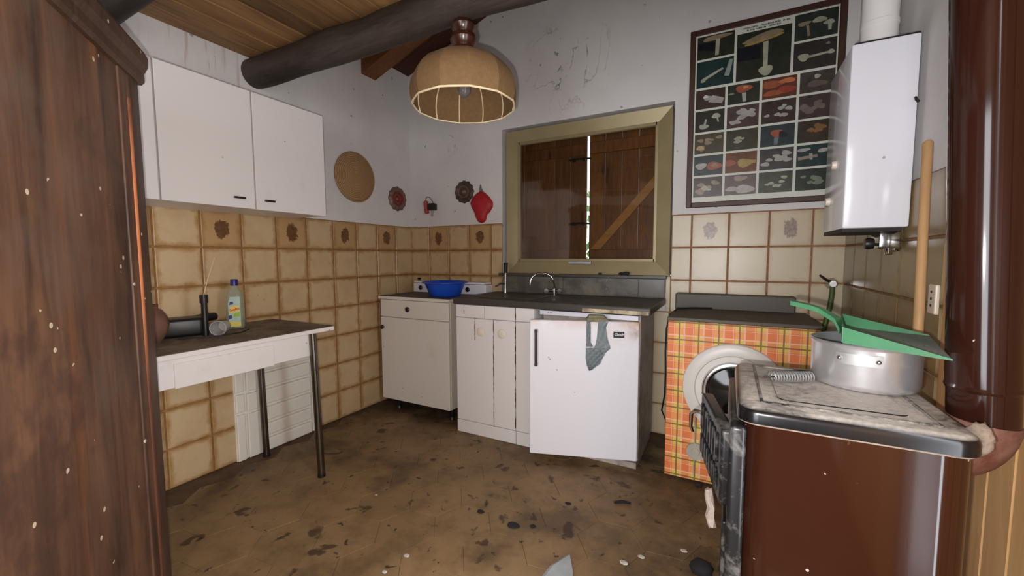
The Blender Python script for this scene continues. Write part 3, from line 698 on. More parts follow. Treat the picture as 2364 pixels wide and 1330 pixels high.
obj('lid', B((.125, -.124, .937), (.805, -.016, .953), .005), 'enamel', hb)
for x in (.20, .66): knob(x, -.118, .898, .019, 'black', hb, .02)
bm = nb(); tube(bm, [(.13, -.06, .953), (.13, -.06, .962)], .008, 10); box(bm, (.12, -.075, .960), (.14, -.05, .976), .004); obj('lid_catch', bm, 'black', hb)
ba = thing('plastic_basin', 'bright blue round plastic basin on the base cabinet', 'basin', (.573, -.295, .860))
bm = nb(); lathe(bm, [(0, 0), (.105, 0), (.113, .006), (.128, .045), (.150, .098), (.156, .100), (.165, .101), (.165, .105), (.152, .106), (.147, .099), (.124, .045), (.109, .010), (0, .008)], (.573, -.295, .8605), 'z', 40)
obj('bowl', bm, 'bowl_blue', ba, True)
bm = nb(); lathe(bm, [(.150, .094), (.168, .097), (.169, .104), (.156, .108)], (.573, -.295, .8605), 'z', 40, True); obj('rim', bm, 'bowl_blue', ba, True)

# ================================================================= SINK UNIT, WORKTOP, SPLASHBACK, TAPS
sk = thing('sink_cabinet', 'white sink cabinet with two narrow doors between base cabinet and fridge', 'cabinet', (1.15, -.3, 0))
obj('carcass', B((.868, -.555, .0), (1.425, -.02, .842), .002, 1), 'white_drip', sk)
obj('fascia', B((.868, -.572, .762), (1.078, -.556, .842), .002, 1), 'white_drip', sk); obj('fascia', B((1.081, -.572, .762), (1.298, -.556, .842), .002, 1), 'white_drip', sk); obj('fascia', B((1.302, -.572, .762), (1.425, -.556, .842), .002, 1), 'white_drip', sk)
obj('plinth', B((.868, -.572, .0), (1.300, -.556, .082), .002, 1), 'white_drip', sk); obj('plinth', B((1.304, -.572, .0), (1.425, -.556, .082), .002, 1), 'white_drip', sk)
d1 = obj('door', B((.870, -.573, .086), (1.145, -.556, .758), .002, 1), 'white_drip', sk); d2 = obj('door', B((1.149, -.573, .086), (1.299, -.556, .758), .002, 1), 'white_drip', sk)
obj('end_panel', B((1.303, -.573, .086), (1.425, -.556, .758), .002, 1), 'white_drip', sk)
knob(1.062, -.573, .678, .028, 'knob_pale', d1, .016); knob(1.212, -.573, .678, .028, 'knob_pale', d2, .016)
wt = thing('worktop', 'dark grimy sink worktop spanning the cabinet and fridge', 'worktop', (1.46, -.3, .845))
bm = nb(); box(bm, (.852, -.585, .845), (2.078, -.018, .884), .006); obj('slab', bm, 'counter', wt)
obj('sink_rim', B((1.00, -.50, .884), (1.38, -.20, .890), .003), 'counter', wt)
obj('edge_strip', B((1.72, -.590, .846), (2.07, -.585, .866)), 'strip', wt)['label'] = 'rust-stained pale strip on the front edge'
obj('splashback', B((.905, -.024, .884), (2.072, -.008, 1.008)), 'splash', wt)
for k in range(1): pass
obj('splashback_tile', B((1.915, -.030, .888), (2.068, -.0245, 1.004), .002, 1), 'splash', wt)
obj('splashback_tile', B((1.40, -.030, .888), (1.910, -.0245, 1.004), .002, 1), 'splash', wt)
obj('splashback_tile', B((.91, -.030, .888), (1.395, -.0245, 1.004), .002, 1), 'splash', wt)
obj('ledge', B((.890, -.055, 1.006), (2.082, -.004, 1.026), .003), 'counter', wt)
# debris on ledge
for x, s, wh in ((1.80, .014, 'middle'), (1.83, .018, 'rightmost and largest'), (1.66, .010, 'leftmost and smallest')):
    bm = nb(); bmesh.ops.create_icosphere(bm, subdivisions=2, radius=s)
    for v in bm.verts: v.co = Vector((v.co.x*1.3, v.co.y, v.co.z*.7))*(1+random.uniform(-.2, .2)); v.co += Vector((x, -.03, 1.026+s*.55))
    tag(obj('dirt_clod', bm, 'clod', None), wh+' of the three dark dirt clods on the ledge below the window', 'dirt', 'dirt clods on the window ledge')
tp = thing('mixer_tap', 'chrome gooseneck mixer tap behind the sink', 'tap', (1.37, -.13, .884))
bm = nb(); tube(bm, [(1.372, -.13, .884), (1.372, -.13, .93)], .016, 14); tube(bm, [(1.335, -.135, .915), (1.410, -.125, .915)], .011, 10); obj('tap_body', bm, 'chrome', tp, True)
bm = nb(); arc = [(1.372, -.13, .92), (1.375, -.135, .955)]
for k in range(11):
    a = PI*k/10; arc.append((1.300+.076*math.cos(a), -.15-.01*k/10-.004*k, .975+.062*math.sin(a)))
arc.append((1.222, -.20, .955)); tube(bm, arc, .0065, 10); obj('spout', bm, 'chrome', tp, True)
for x, y in ((1.328, -.137), (1.418, -.122)):
    bm = nb(); lathe(bm, [(0, .03), (.016, .03), (.017, .02), (.011, .012), (.009, 0), (0, 0)], (x, y, .915), 'y', 12); obj('tap_handle', bm, 'chrome', tp, True)
t2 = thing('pillar_tap', 'dull upright tap at the left end of the dark worktop', 'tap', (.985, -.12, .884))
bm = nb(); tube(bm, [(.985, -.12, .884), (.985, -.12, .96), (.988, -.12, 1.03), (.99, -.122, 1.088)], [.013, .009, .009, .012], 12); obj('tap_body', bm, 'chrome', t2, True)
bm = nb(); tube(bm, [(.988, -.12, 1.03), (.99, -.121, 1.105)], [.012, .016], 12); obj('tap_grip', bm, 'iron', t2, True)
bm = nb(); tube(bm, [(.985, -.12, .95), (.965, -.16, .955), (.95, -.20, .935)], .0075, 10); obj('spout', bm, 'chrome', t2, True)

# ================================================================= FRIDGE
fr = thing('fridge', 'small white under-counter fridge with rusty door standing ajar', 'fridge', (1.73, -.28, 0))
obj('body', B((1.452, -.500, .03), (2.016, -.06, .832), .004), 'fridge_side', fr)
obj('base', B((1.46, -.535, .0), (2.012, -.10, .032)), 'fridge_side', fr)
obj('top_trim', B((1.446, -.542, .808), (2.010, -.500, .834), .003), 'enamel', fr)
HO = (2.018, -.545, 0); ha = (-.953, -.303); hn = (.303, -.953); HX = frame_mat(HO, ha, hn)
dr = obj('door', B((.0, -.040, .047), (.580, .0, .803), .006), 'fridge_door', fr, xf=HX)
obj('door_seal', B((.012, -.052, .06), (.566, -.040, .79)), 'fridge_side', fr, xf=HX)
bm = nb(); box(bm, (.536, .016, .552), (.550, .028, .752), .004); obj('handle', bm, 'handle_brown', dr, xf=HX)
for z in (.557, .743): obj('handle_mount', B((.534, .0, z-.008), (.552, .024, z+.010), .003), 'alu_dull', dr, xf=HX)
bd = obj('badge', B((.072, .0, .702), (.138, .003, .756), .001, 1), 'enamel', dr, xf=HX)
bp = obj('badge_plate', B((.077, .003, .718), (.133, .0045, .751), .0005, 1), 'black', dr, xf=HX)
c0 = HX @ Vector((.105, .0048, .736)); lx = Vector((-ha[0], -ha[1], 0)); nn = Vector((hn[0], hn[1], 0))
text_mesh('Candy', .0185, Matrix(((lx.x, 0, nn.x, c0.x), (lx.y, 0, nn.y, c0.y), (0, 1, 0, c0.z), (0, 0, 0, 1))), 'enamel', dr, shear=.35, bold=.0004)
bm = nb()
for a in (.49, .475): box(bm, (0, 0, 0), (.004, .003, .004)); bmesh.ops.translate(bm, verts=bm.verts[-8:], vec=(1.50+(.49-a)*1.0, -.545, .822))
obj('trim_screw', bm, 'iron', fr)
# plastic bag hung over the fridge door
pb = thing('plastic_bag', 'torn grey plastic bag hanging over the top of the fridge door', 'bag', (1.80, -.64, .54))
def pa(px): return .262-.002255*(px-1358)
def pz(v): return .818-.00234*(v-735)
def ribbon(rows, y0=.004, amp=.007, nx=6, ph=0):
    """rows: (pxL, pxR, v) quads filled as a crinkled sheet in front of the door, with thickness"""
    bm = nb(); g = []
    for i, (l, r, v) in enumerate(rows):
        g.append([bm.verts.new((pa(l+(r-l)*k/nx), y0+amp*(1+math.sin(k*2.1+i*1.1+ph))*.5+(.002 if 0 < k < nx else 0), pz(v))) for k in range(nx+1)])
    for a, b in zip(g, g[1:]):
        for k in range(nx): bm.faces.new((a[k], a[k+1], b[k+1], b[k]))
    r = bmesh.ops.solidify(bm, geom=bm.faces[:], thickness=-.0025); bmesh.ops.recalc_face_normals(bm, faces=bm.faces[:]); return bm
def dens(rows, n=4):
    o = []
    for a, b in zip(rows, rows[1:]):
        for k in range(n): o.append(tuple(a[i]+(b[i]-a[i])*k/n for i in range(3)))
    return o+[rows[-1]]
obj('strap', ribbon(dens([(1353, 1362, 739), (1353, 1363, 765), (1353, 1363, 790), (1352, 1370, 800)])), 'bag', pb, True, xf=HX)
obj('strap', ribbon(dens([(1380, 1404, 738), (1379, 1398, 755), (1377, 1402, 780), (1374, 1407, 795), (1370, 1409, 803)]), ph=1), 'bag', pb, True, xf=HX)
obj('pouch', ribbon(dens([(1352, 1409, 802), (1352, 1396, 815), (1351.6, 1391, 826), (1354, 1384, 840), (1358, 1368, 852), (1360, 1362, 855)]), amp=.012, nx=10), 'bag', pb, True, xf=HX)
bm = nb(); box(bm, (pa(1402), -.050, .800), (pa(1352), .010, .822), .009, 3); box(bm, (pa(1396), -.046, .815), (pa(1356), .004, .834), .009, 3)
for v in bm.verts: v.co += Vector((random.uniform(-.002, .002),)*3)
obj('mouth', bm, 'bag_top', pb, True, xf=HX)['label'] = 'olive twisted mouth of the bag'

# ================================================================= WASHING MACHINE
wm = thing('washing_machine', 'washing machine with orange plaid front and round white door', 'washing machine', (2.47, -.28, 0))
obj('body', B((2.160, -.520, .012), (2.782, -.09, .800), .003), 'plaid_side', wm)
obj('plaid_front', B((2.156, -.533, .012), (2.786, -.520, .822), .002, 1), 'plaid', wm)['label'] = 'orange and yellow plaid vinyl front'
obj('top', B((2.152, -.536, .822), (2.792, -.06, .840), .003), 'washer_top', wm)
obj('rear_ridge', B((2.140, -.085, .822), (2.745, -.012, .925), .006), 'washer_top', wm)
for x in (2.20, 2.74):
    bm = nb(); tube(bm, [(x, -.48, 0), (x, -.48, .014)], .018, 12); obj('foot', bm, 'black', wm, True)
WC = (2.457, -.533, .503)
bm = nb(); lathe(bm, [(0, .012), (.165, .012), (.17, .020), (.200, .022), (.222, .012), (.226, .0), (0, 0)], WC, 'y', 56); dk = obj('porthole_door', bm, 'washer_disc', wm, True)
bm = nb(); lathe(bm, [(.108, .014), (.110, .034), (.122, .038), (.134, .034), (.138, .016)], WC, 'y', 48, True); obj('chrome_ring', bm, 'chrome', dk, True)
bm = nb(); lathe(bm, [(0, .030), (.05, .026), (.09, .018), (.110, .016), (.110, .010), (0, .010)], WC, 'y', 40); obj('porthole_glass', bm, 'porthole_glass', dk, True)
bm = nb(); box(bm, (2.322, -.560, .470), (2.338, -.553, .520), .004); obj('latch', bm, 'black', dk)
bm = nb(); lathe(bm, [(0, .014), (.018, .014), (.020, .010), (.043, .010), (.045, .004), (.045, 0), (0, 0)], (2.302, -.533, .165), 'y', 30); obj('filter_cap', bm, 'grey_dial', wm, True)
bm = nb(); tube(bm, [(2.296, -.537, .04), (2.296, -.537, .34)], .0035, 6); obj('drain_hose', bm, 'grey_dial', wm, True)
cd = thing('power_cord', 'black power cord looping over the left edge of the washing machine', 'cord', (2.14, -.3, .6))
bm = nb(); tube(bm, [(2.34, -.10, .845), (2.24, -.16, .848), (2.17, -.26, .850), (2.140, -.33, .825), (2.128, -.36, .75), (2.126, -.37, .62), (2.130, -.37, .50)], .0045, 8); obj('cable', bm, 'rubber', cd, True)
bm = nb(); tube(bm, [(2.130, -.37, .50), (2.12, -.30, .36), (2.09, -.18, .22), (2.12, -.10, .10)], .0045, 8); obj('cable_tail', bm, 'rubber', cd, True)
gt = thing('gas_tap', 'chrome wall tap with a green hose in the right tiled corner', 'tap', (2.905, -.03, 1.0))
bm = nb(); lathe(bm, [(0, .05), (.016, .05), (.018, .03), (.027, .02), (.030, .008), (.030, 0), (0, 0)], (2.905, -.008, 1.0), 'y', 18); obj('tap_body', bm, 'chrome', gt, True)
bm = nb(); tube(bm, [(2.905, -.045, 1.005), (2.875, -.06, 1.02), (2.845, -.065, 1.045)], [.008, .007, .005], 8); obj('lever', bm, 'iron', gt, True)
bm = nb(); tube(bm, [(2.905, -.045, .99), (2.903, -.055, .95), (2.895, -.065, .88), (2.880, -.075, .80), (2.86, -.08, .70)], [.011, .0125, .0125, .0125, .0125], 10); obj('hose', bm, 'hose', gt, True)

# ================================================================= THINGS HUNG ON THE WALLS
# wicker tray on left wall
bk = thing('wicker_basket', 'round flat wicker basket hanging on the left wall', 'basket', (.03, -.592, 1.555))
bm = nb(); lathe(bm, [(0, .035), (.05, .032), (.12, .020), (.172, .006), (.172, 0), (.12, .008), (0, .02)], (.002, -.592, 1.724), 'x', 40); obj('tray', bm, 'wicker', bk, True)
bm = nb(); ring = [(.010, -.592+.174*math.cos(2*PI*k/40), 1.724+.174*math.sin(2*PI*k/40)) for k in range(41)]; tube(bm, ring, .0065, 8, False); obj('rim', bm, 'wicker', bk, True)
def mould(name, label, c, axis, r, m1, m2, m3):
    t = thing(name, label, 'mould', (c[0], c[1], c[2]-r))
    n = 12; bm = nb(); seg = 72
    pr = [(0, .008), (.55, .010), (.70, .022), (.86, .024), (1.0, .010), (1.0, 0), (0, 0)]
    lathe(bm, [(a*r, h) for a, h in pr], c, axis, seg)
    ci = Vector(c)
    for v in bm.verts:          # scalloped rim
        d = v.co-ci; o = d.copy(); 
        if axis == 'x': ang = math.atan2(d.z, d.y); rr = math.hypot(d.y, d.z)
        else: ang = math.atan2(d.z, d.x); rr = math.hypot(d.x, d.z)
        k = 1+.045*math.cos(n*ang)*min(1, rr/r)
        v.co = ci+(Vector((d.x, d.y*k, d.z*k)) if axis == 'x' else Vector((d.x*k, d.y, d.z*k)))
    obj('plate', bm, m1, t, True)
    bm = nb(); lathe(bm, [(.42*r, .010), (.46*r, .022), (.56*r, .024), (.62*r, .012)], c, axis, 40, True); obj('relief_ring', bm, m2, t, True)
    bm = nb(); lathe(bm, [(0, .030), (.14*r, .028), (.26*r, .018), (.30*r, .009), (0, .009)], c, axis, 24); obj('centre_boss', bm, m3, t, True)
mould('cake_mould', 'brown scalloped mould with red centre hung on the left wall', (.001, -.166, 1.622), 'x', .096, 'clay_mid', 'clay_red', 'clay_red')
mould('cake_mould', 'dark brown scalloped mould hung beside the red pot holder', (.556, -.001, 1.658), 'y', .086, 'clay_dark', 'clay_mid', 'clay_mid')
ph = thing('pot_holder', 'red padded strawberry-shaped pot holder hung left of the window', 'pot holder', (.715, -.02, 1.41))
out = [(.715, 1.655), (.745, 1.640), (.785, 1.605), (.818, 1.560), (.815, 1.525), (.790, 1.490), (.762, 1.465), (.757, 1.435), (.742, 1.415), (.715, 1.408), (.688, 1.418), (.672, 1.445), (.655, 1.490), (.630, 1.530), (.618, 1.565), (.632, 1.600), (.668, 1.632)]
bm = nb(); cx, cz = .715, 1.54; rings = []
for s, y in ((1.0, -.004), (1.0, -.014), (.93, -.026), (.75, -.036), (.45, -.042), (.15, -.044)): rings.append([bm.verts.new((cx+(x-cx)*s, y-.0015*math.sin(i*2.4)*s, cz+(z-cz)*s)) for i, (x, z) in enumerate(out)])
for a, b in zip(rings, rings[1:]):
    for k in range(len(out)): bm.faces.new((a[k], a[(k+1) % len(out)], b[(k+1) % len(out)], b[k]))
bm.faces.new(rings[-1]); bm.faces.new(rings[0][::-1]); bmesh.ops.recalc_face_normals(bm, faces=bm.faces[:]); obj('pad', bm, 'red', ph, True)
bm = nb(); prism(bm, [(.706, -.010, 1.640), (.745, -.010, 1.632), (.722, -.010, 1.668), (.712, -.010, 1.702), (.702, -.010, 1.668)], (0, -.008, 0)); obj('leaf_tab', bm, 'leaf_grey', ph)
pl = thing('wired_plug', 'small red cylinder and black plug joined by a wire, on the back wall', 'plug', (.20, -.02, 1.5))
bm = nb(); tube(bm, [(.176, -.018, 1.612), (.177, -.018, 1.605), (.182, -.019, 1.55), (.192, -.020, 1.512), (.193, -.020, 1.505)], [.012, .019, .019, .019, .013], 14); obj('red_cylinder', bm, 'red_dull', pl, True)
obj('black_block', B((.222, -.055, 1.530), (.285, -.002, 1.585), .008), 'black', pl)
bm = nb(); tube(bm, [(.176, -.016, 1.61), (.178, -.014, 1.635), (.192, -.012, 1.646), (.215, -.012, 1.638), (.245, -.014, 1.605), (.255, -.02, 1.585)], .0025, 6); obj('wire', bm, 'rubber', pl, True)
bm = nb(); tube(bm, [(.248, -.02, 1.532), (.246, -.02, 1.50), (.238, -.014, 1.485)], .008, 8); obj('prong', bm, 'alu_dull', pl, True)

# ------------------------------------------------ mushroom chart
po = thing('mushroom_chart', 'framed mushroom chart with a grid of pictures on the back wall', 'poster', (2.54, -.015, 1.44))
PX0, PX1, PZ0, PZ1 = 2.178, 2.910, 1.437, 2.458; fw = .030
obj('backing', B((PX0+.004, -.010, PZ0+.004), (PX1-.004, -.002, PZ1-.004)), 'paper', po)
for lo, hi in (((PX0, -.022, PZ0), (PX0+fw, -.001, PZ1)), ((PX1-fw, -.022, PZ0), (PX1, -.001, PZ1)), ((PX0+fw, -.022, PZ0), (PX1-fw, -.001, PZ0+fw)), ((PX0+fw, -.022, PZ1-fw), (PX1-fw, -.001, PZ1))):
    obj('frame_bar', B(lo, hi, .003, 1), 'poster_frame', po)
PC = {}
def pcol(c, vr=.22):
    if c not in PC:
        MAT['pic%d' % len(PC)] = plain('print_%d_%d_%d' % c, S(*c), .32, var=vr, scale=26); PC[c] = 'pic%d' % len(PC)
    return PC[c]
CREAM, PALE, TAN, ORA, RED_, OCH, DK = (158, 160, 140), (162, 158, 152), (138, 122, 98), (152, 84, 58), (144, 60, 48), (158, 134, 76), (22, 24, 28)
def picture(x0, x1, z0, z1, bgc, shapes):
    g = .0065
    p = obj('picture', B((x0+g, -.0125, z0+g), (x1-g, -.0100, z1-g)), pcol(bgc), po)
    W, H = x1-x0-2*g, z1-z0-2*g
    lay = 0
    for s in shapes:
        bm = nb(); c = s[0]
        if True:
            lay += 1; y = -.0126-.00004*lay
            P = lambda u, v: (x0+g+max(.02, min(.98, u))*W, y, z0+g+max(.02, min(.98, v))*H)
            if s[1] == 'e':
                _, _, cu, cv, ru, rv, an = s; an = math.radians(an)
                pts = []
                for k in range(14):
                    a = 2*PI*k/14; ex, ez = ru*math.cos(a)*(1+.12*math.sin(3*a+lay)), rv*math.sin(a)*(1+.12*math.sin(3*a+lay))
                    pts.append(P(cu+ex*math.cos(an)-ez*math.sin(an), cv+ex*math.sin(an)+ez*math.cos(an)))
            else: pts = [P(u, v) for u, v in s[2]]
            prism(bm, pts, (0, -.0002, 0))
        obj('mushroom_print', bm, pcol(c, .15), p)
def cap(c, u, v, r, asp=.55, an=0): return (c, 'e', u, v, r, r*asp, an)
def stem(c, u0, v0, u1, v1, w): 
    dx, dz = u1-u0, v1-v0; L = math.hypot(dx, dz) or 1; nx, nz = -dz/L*w/2, dx/L*w/2
    return (c, 'p', [(u0+nx, v0+nz), (u0-nx, v0-nz), (u1-nx*.8, v1-nz*.8), (u1+nx*.8, v1+nz*.8)])
DG, DB, BR, TL = (44, 46, 36), (34, 46, 46), (62, 44, 34), (30, 52, 50)
X = (2.210, 2.414, 2.683, 2.880); ZT_ = (2.424, 2.284, 2.124)
picture(X[0], X[1], ZT_[1], ZT_[0], DG, [(DK, 'p', [(.0, .72), (.5, .66), (.5, .25), (.0, .45)]), cap(TAN, .52, .86, .40, .26, 4), stem(CREAM, .56, .78, .54, .08, .12)])
picture(X[0], X[1], ZT_[2], ZT_[1], TL, [stem(CREAM, .16, .28, .72, .62, .10), cap(CREAM, .18, .26, .07, 1), stem((140, 148, 142), .82, .30, .94, .90, .14)])
picture(X[1], X[2], ZT_[2], 2.392, DG, [(DK, 'p', [(.02, .70), (.45, .70), (.45, .40), (.02, .42)]), (DG, 'e', .5, .86, .42, .10, 4), (OCH, 'e', .50, .80, .36, .055, 9), (TAN, 'e', .50, .86, .38, .07, 9), stem(CREAM, .54, .74, .55, .16, .10), cap(CREAM, .56, .14, .13, .8)])
picture(X[2], X[3], 2.278, ZT_[0], (46, 52, 46), [cap(TAN, .22, .62, .16, .5, 10), stem(TAN, .30, .55, .34, .12, .07), cap(CREAM, .58, .66, .17, .6), cap(CREAM, .80, .50, .13, .7), stem(CREAM, .82, .45, .82, .20, .09)])
picture(X[2], X[3], ZT_[2], 2.278, (52, 46, 42), [cap(CREAM, .24, .46, .13, 1.1, 20), stem(CREAM, .30, .44, .86, .50, .09), cap(CREAM, .88, .50, .08, 1), cap((120, 116, 110), .80, .82, .05, 1)])
# caption: blurred dark lettering in two lines
bm = nb(); rnd = random.Random(5); dz = .0
for z, segs in ((2.412, ((2.450, 2.520), (2.535, 2.625), (2.635, 2.668))), (2.399, ((2.466, 2.476), (2.484, 2.505), (2.512, 2.56), (2.57, 2.625)))):
    for a, b in segs:
        x = a
        while x < b:
            wl = rnd.uniform(.004, .007); h = rnd.choice((.006, .008, .0085)); box(bm, (x, -.0108, z-.004), (min(x+wl*.62, b), -.0100, z-.004+h)); x += wl
obj('caption', bm, 'ink', po)['label'] = 'two blurred lines of dark lettering'
XC = (2.210, 2.376, 2.546, 2.717, 2.880); ZR = (2.122, 2.002, 1.870, 1.744, 1.618, 1.492)
def cluster(c, n, sd, r=.10, sp=.32, cu=.5, cv=.5, asp=.75):
    rr = random.Random(sd); return [cap(c, cu+rr.uniform(-sp, sp), cv+rr.uniform(-sp*.8, sp*.8), r*rr.uniform(.7, 1.2), asp, rr.uniform(-25, 25)) for _ in range(n)]
grid = [
 [(BR, [cap(PALE, .42, .55, .16, .8, -15), stem(PALE, .5, .5, .95, .3, .36), cap((208, 204, 200), .34, .62, .09, 1)]), (DG, [cap(ORA, .50, .74, .26, .75), cap((206, 134, 96), .56, .80, .09, .8), stem(PALE, .52, .52, .54, .06, .14), cap(TAN, .12, .55, .10, .5)]), ((96, 54, 36), [cap(ORA, .3, .7, .34, .55), cap(RED_, .72, .35, .30, .6), cap(ORA, .30, .25, .28, .5), cap((190, 110, 70), .72, .78, .24, .5)]), ((70, 60, 54), [cap(PALE, .50, .74, .09, 1.2), cap((100, 88, 80), .5, .4, .3, .5)])],
 [((40, 38, 30), [cap(CREAM, .30, .25, .17, .7), stem(CREAM, .32, .3, .38, .6, .08), cap(CREAM, .72, .70, .15, .8), stem(CREAM, .76, .6, .80, .4, .06)]), ((74, 54, 52), cluster(PALE, 9, 2, .14, .32)), ((60, 46, 40), cluster(PALE, 7, 5, .10, .34)), ((66, 52, 50), cluster((112, 96, 92), 7, 9, .14, .34))],
 [((70, 60, 40), cluster(TAN, 8, 11, .11, .36)+[cap((186, 160, 118), .2, .3, .14, .8)]), ((56, 54, 36), cluster(CREAM, 6, 14, .09, .2)), ((44, 54, 56), [cap(ORA, .48, .60, .18, 1, 20), stem((110, 120, 124), .48, .4, .46, .05, .14), (DK, 'e', .66, .52, .12, .16, 20)]), ((58, 46, 34), cluster((130, 92, 54), 5, 17, .12, .22, .6, .6))],
 [((48, 56, 56), [cap(PALE, .25, .48, .20, .8, 15), cap(ORA, .70, .45, .26, .8), cap(TAN, .72, .48, .12, .8)]), ((104, 60, 34), [cap(OCH, .62, .45, .24, .9), cap(ORA, .16, .5, .18, .9), stem(OCH, .7, .5, .98, .48, .18)]), ((60, 56, 54), cluster(PALE, 8, 23, .13, .34)), (TL, [cap(PALE, .20, .78, .20, .4, 5), cap(PALE, .80, .70, .20, .45, 10), stem((150, 130, 120), .05, .38, .62, .48, .15), stem(PALE, .42, .6, .44, .3, .1)])],
 [((70, 52, 46), cluster(TAN, 9, 31, .14, .32)+cluster(CREAM, 3, 3, .1, .2)), ((96, 78, 74), [cap((150, 132, 122), .5, .82, .22, .6), cap(PALE, .65, .26, .30, .7), cap(PALE, .25, .30, .22, .55)]), ((62, 64, 50), cluster(CREAM, 6, 37, .09, .28)), ((40, 46, 36), cluster((112, 120, 104), 7, 41, .12, .3))]]
for r in range(5):
    for c in range(4): picture(XC[c], XC[c+1], ZR[r+1], ZR[r], grid[r][c][0], grid[r][c][1])

# ------------------------------------------------ water heater on the right wall
bo = thing('water_heater', 'white enamel wall water heater with flue on the right wall', 'water heater', (2.865, -.70, 1.24))
X0, Y0, Y1, Z0, Z1 = 2.770, -.880, -.545, 1.242, 1.872
obj('casing', B((X0, Y0, Z0), (XR-.014, Y1, Z1), .008, 2), 'enamel', bo, True)
obj('top_plate', B((X0+.010, Y0+.010, Z1-.002), (XR-.016, Y1-.01, Z1+.006)), 'iron', bo)
obj('bottom_tray', B((X0+.004, Y0+.012, Z0-.012), (XR-.03, Y1-.004, Z0+.001)), 'iron', bo)
bm = nb(); lathe(bm, [(.054, 0), (.054, .10), (.056, .102), (.056, .116), (.0535, .118), (.0535, .90), (.050, .90), (.050, 0)], (2.878, -.715, Z1+.004), 'z', 32, True); obj('flue', bm, 'white', bo, True)
for y, z in ((-.732, 1.493), (-.651, 1.363)):
    bm = nb(); lathe(bm, [(0, .014), (.014, .014), (.017, .004), (.017, 0), (0, 0)], (X0, y, z), (Vector((0, 1, 0)), Vector((0, 0, 1)), Vector((-1, 0, 0))), 16); obj('control_knob', bm, 'knob_pale', bo, True)
bm = nb(); tube(bm, [(2.944, Y0, 1.665), (2.942, Y0-.012, 1.655), (2.948, Y0-.014, 1.645)], .004, 6); obj('hook', bm, 'iron', bo, True)
bm = nb(); box(bm, (2.884, -.84, 1.170), (2.945, -.74, 1.232), .008); tube(bm, [(2.915, -.82, 1.18), (2.915, -.83, 1.150)], [.014, .010], 12); tube(bm, [(2.93, -.80, 1.20), (2.940, -.82, 1.165)], [.012, .012], 10); obj('valve_block', bm, 'chrome', bo, True)
bm = nb(); lathe(bm, [(0, .014), (.018, .012), (.021, 0), (.018, -.012), (0, -.014)], (2.853, -.86, 1.188), 'x', 14); tube(bm, [(2.853, -.86, 1.188), (2.89, -.82, 1.185)], .005, 8); obj('valve_knob', bm, 'black', bo, True)
st = thing('wooden_stick', 'pale wooden broom stick leaning upright against the right wall', 'stick', (2.93, -1.16, 0))
bm = nb(); tube(bm, [(2.914, -1.175, 0), (2.928, -1.055, 1.478), (2.928, -1.054, 1.484)], [.0125, .0125, .008], 14); obj('stick_shaft', bm, 'stick', st, True)
bm = nb(); tube(bm, [(2.9139, -1.1752, -.0), (2.9143, -1.172, .035)], .0145, 14); obj('ferrule', bm, 'black', st, True)
so = thing('wall_socket', 'small pale electric socket on the dim right tiles by the pipe', 'socket', (2.955, -1.10, 1.0))
obj('plate', B((XR-.020, -1.128, .975), (XR-.0085, -1.078, 1.062), .004), 'knob_pale', so)
for z in (1.000, 1.020, 1.040):
    bm = nb(); tube(bm, [(XR-.0215, -1.103, z), (XR-.0195, -1.103, z)], .004, 10); obj('hole', bm, 'black', so)

# ================================================================= PENDANT LAMP
LX, LY = 1.425, -1.27; LZ = 1.770
la = thing('pendant_lamp', 'jute dome pendant lamp with turned wooden stem under the log beam', 'lamp', (LX, LY, LZ))
prof = [(.212, 0), (.219, .026), (.221, .058), (.215, .092), (.198, .126), (.168, .158), (.125, .183), (.075, .199), (.045, .206)]
bm = nb(); seg = 12
rings = []
for off in (0, .004):
    for r, h in (prof if off == 0 else prof[::-1]):
        rr = r-off; rings.append([bm.verts.new((LX+rr*math.cos(2*PI*(k+.35)/seg), LY+rr*math.sin(2*PI*(k+.35)/seg), LZ+h-(off if h > .17 else 0))) for k in range(seg)])
rings.append(rings[0])
for a, b in zip(rings, rings[1:]):
    for k in range(seg): bm.faces.new((a[k], a[(k+1) % seg], b[(k+1) % seg], b[k]))
bmesh.ops.recalc_face_normals(bm, faces=bm.faces[:])
# ease the facets outwards a little between the ribs
es = [e for e in bm.edges if abs(e.verts[0].co.z-e.verts[1].co.z) < 1e-4 and (e.verts[0].co-e.verts[1].co).length > .012]
r = bmesh.ops.subdivide_edges(bm, edges=es, cuts=2)
for v in bm.verts:
    d = Vector((v.co.x-LX, v.co.y-LY)); 
    an = (math.atan2(d.y, d.x)/(2*PI)*seg-.35) % 1; k = 1+.008*math.sin(PI*an)
    v.co.x = LX+d.x*k; v.co.y = LY+d.y*k
rib_e = [e for e in bm.edges if abs(e.verts[0].co.z-e.verts[1].co.z) > .004 and all(min((math.atan2(v.co.y-LY, v.co.x-LX)/(2*PI)*seg-.35) % 1, 1-(math.atan2(v.co.y-LY, v.co.x-LX)/(2*PI)*seg-.35) % 1) < .04 for v in e.verts)]
for e in rib_e: e.smooth = False
sh = obj('shade', bm, 'shade', la, True)
for k in range(seg):
    a = 2*PI*(k+.35)/seg; bm = nb(); tube(bm, [(LX+(r-.006)*math.cos(a), LY+(r-.006)*math.sin(a), LZ+h) for r, h in prof], .0028, 6); obj('rib', bm, 'cord_pale', sh, True)
bm = nb(); pts = []
for k in range(37):
    a = 2*PI*k/36; an = (a/(2*PI)*seg-.35) % 1; rr = .2125*(math.cos(PI/seg)/math.cos((an-.5)*2*PI/seg))*(1+.008*math.sin(PI*an)); pts.append((LX+rr*math.cos(a), LY+rr*math.sin(a), LZ))
tube(bm, pts, .004, 8, False); obj('rim_cord', bm, 'cord_pale', sh, True)
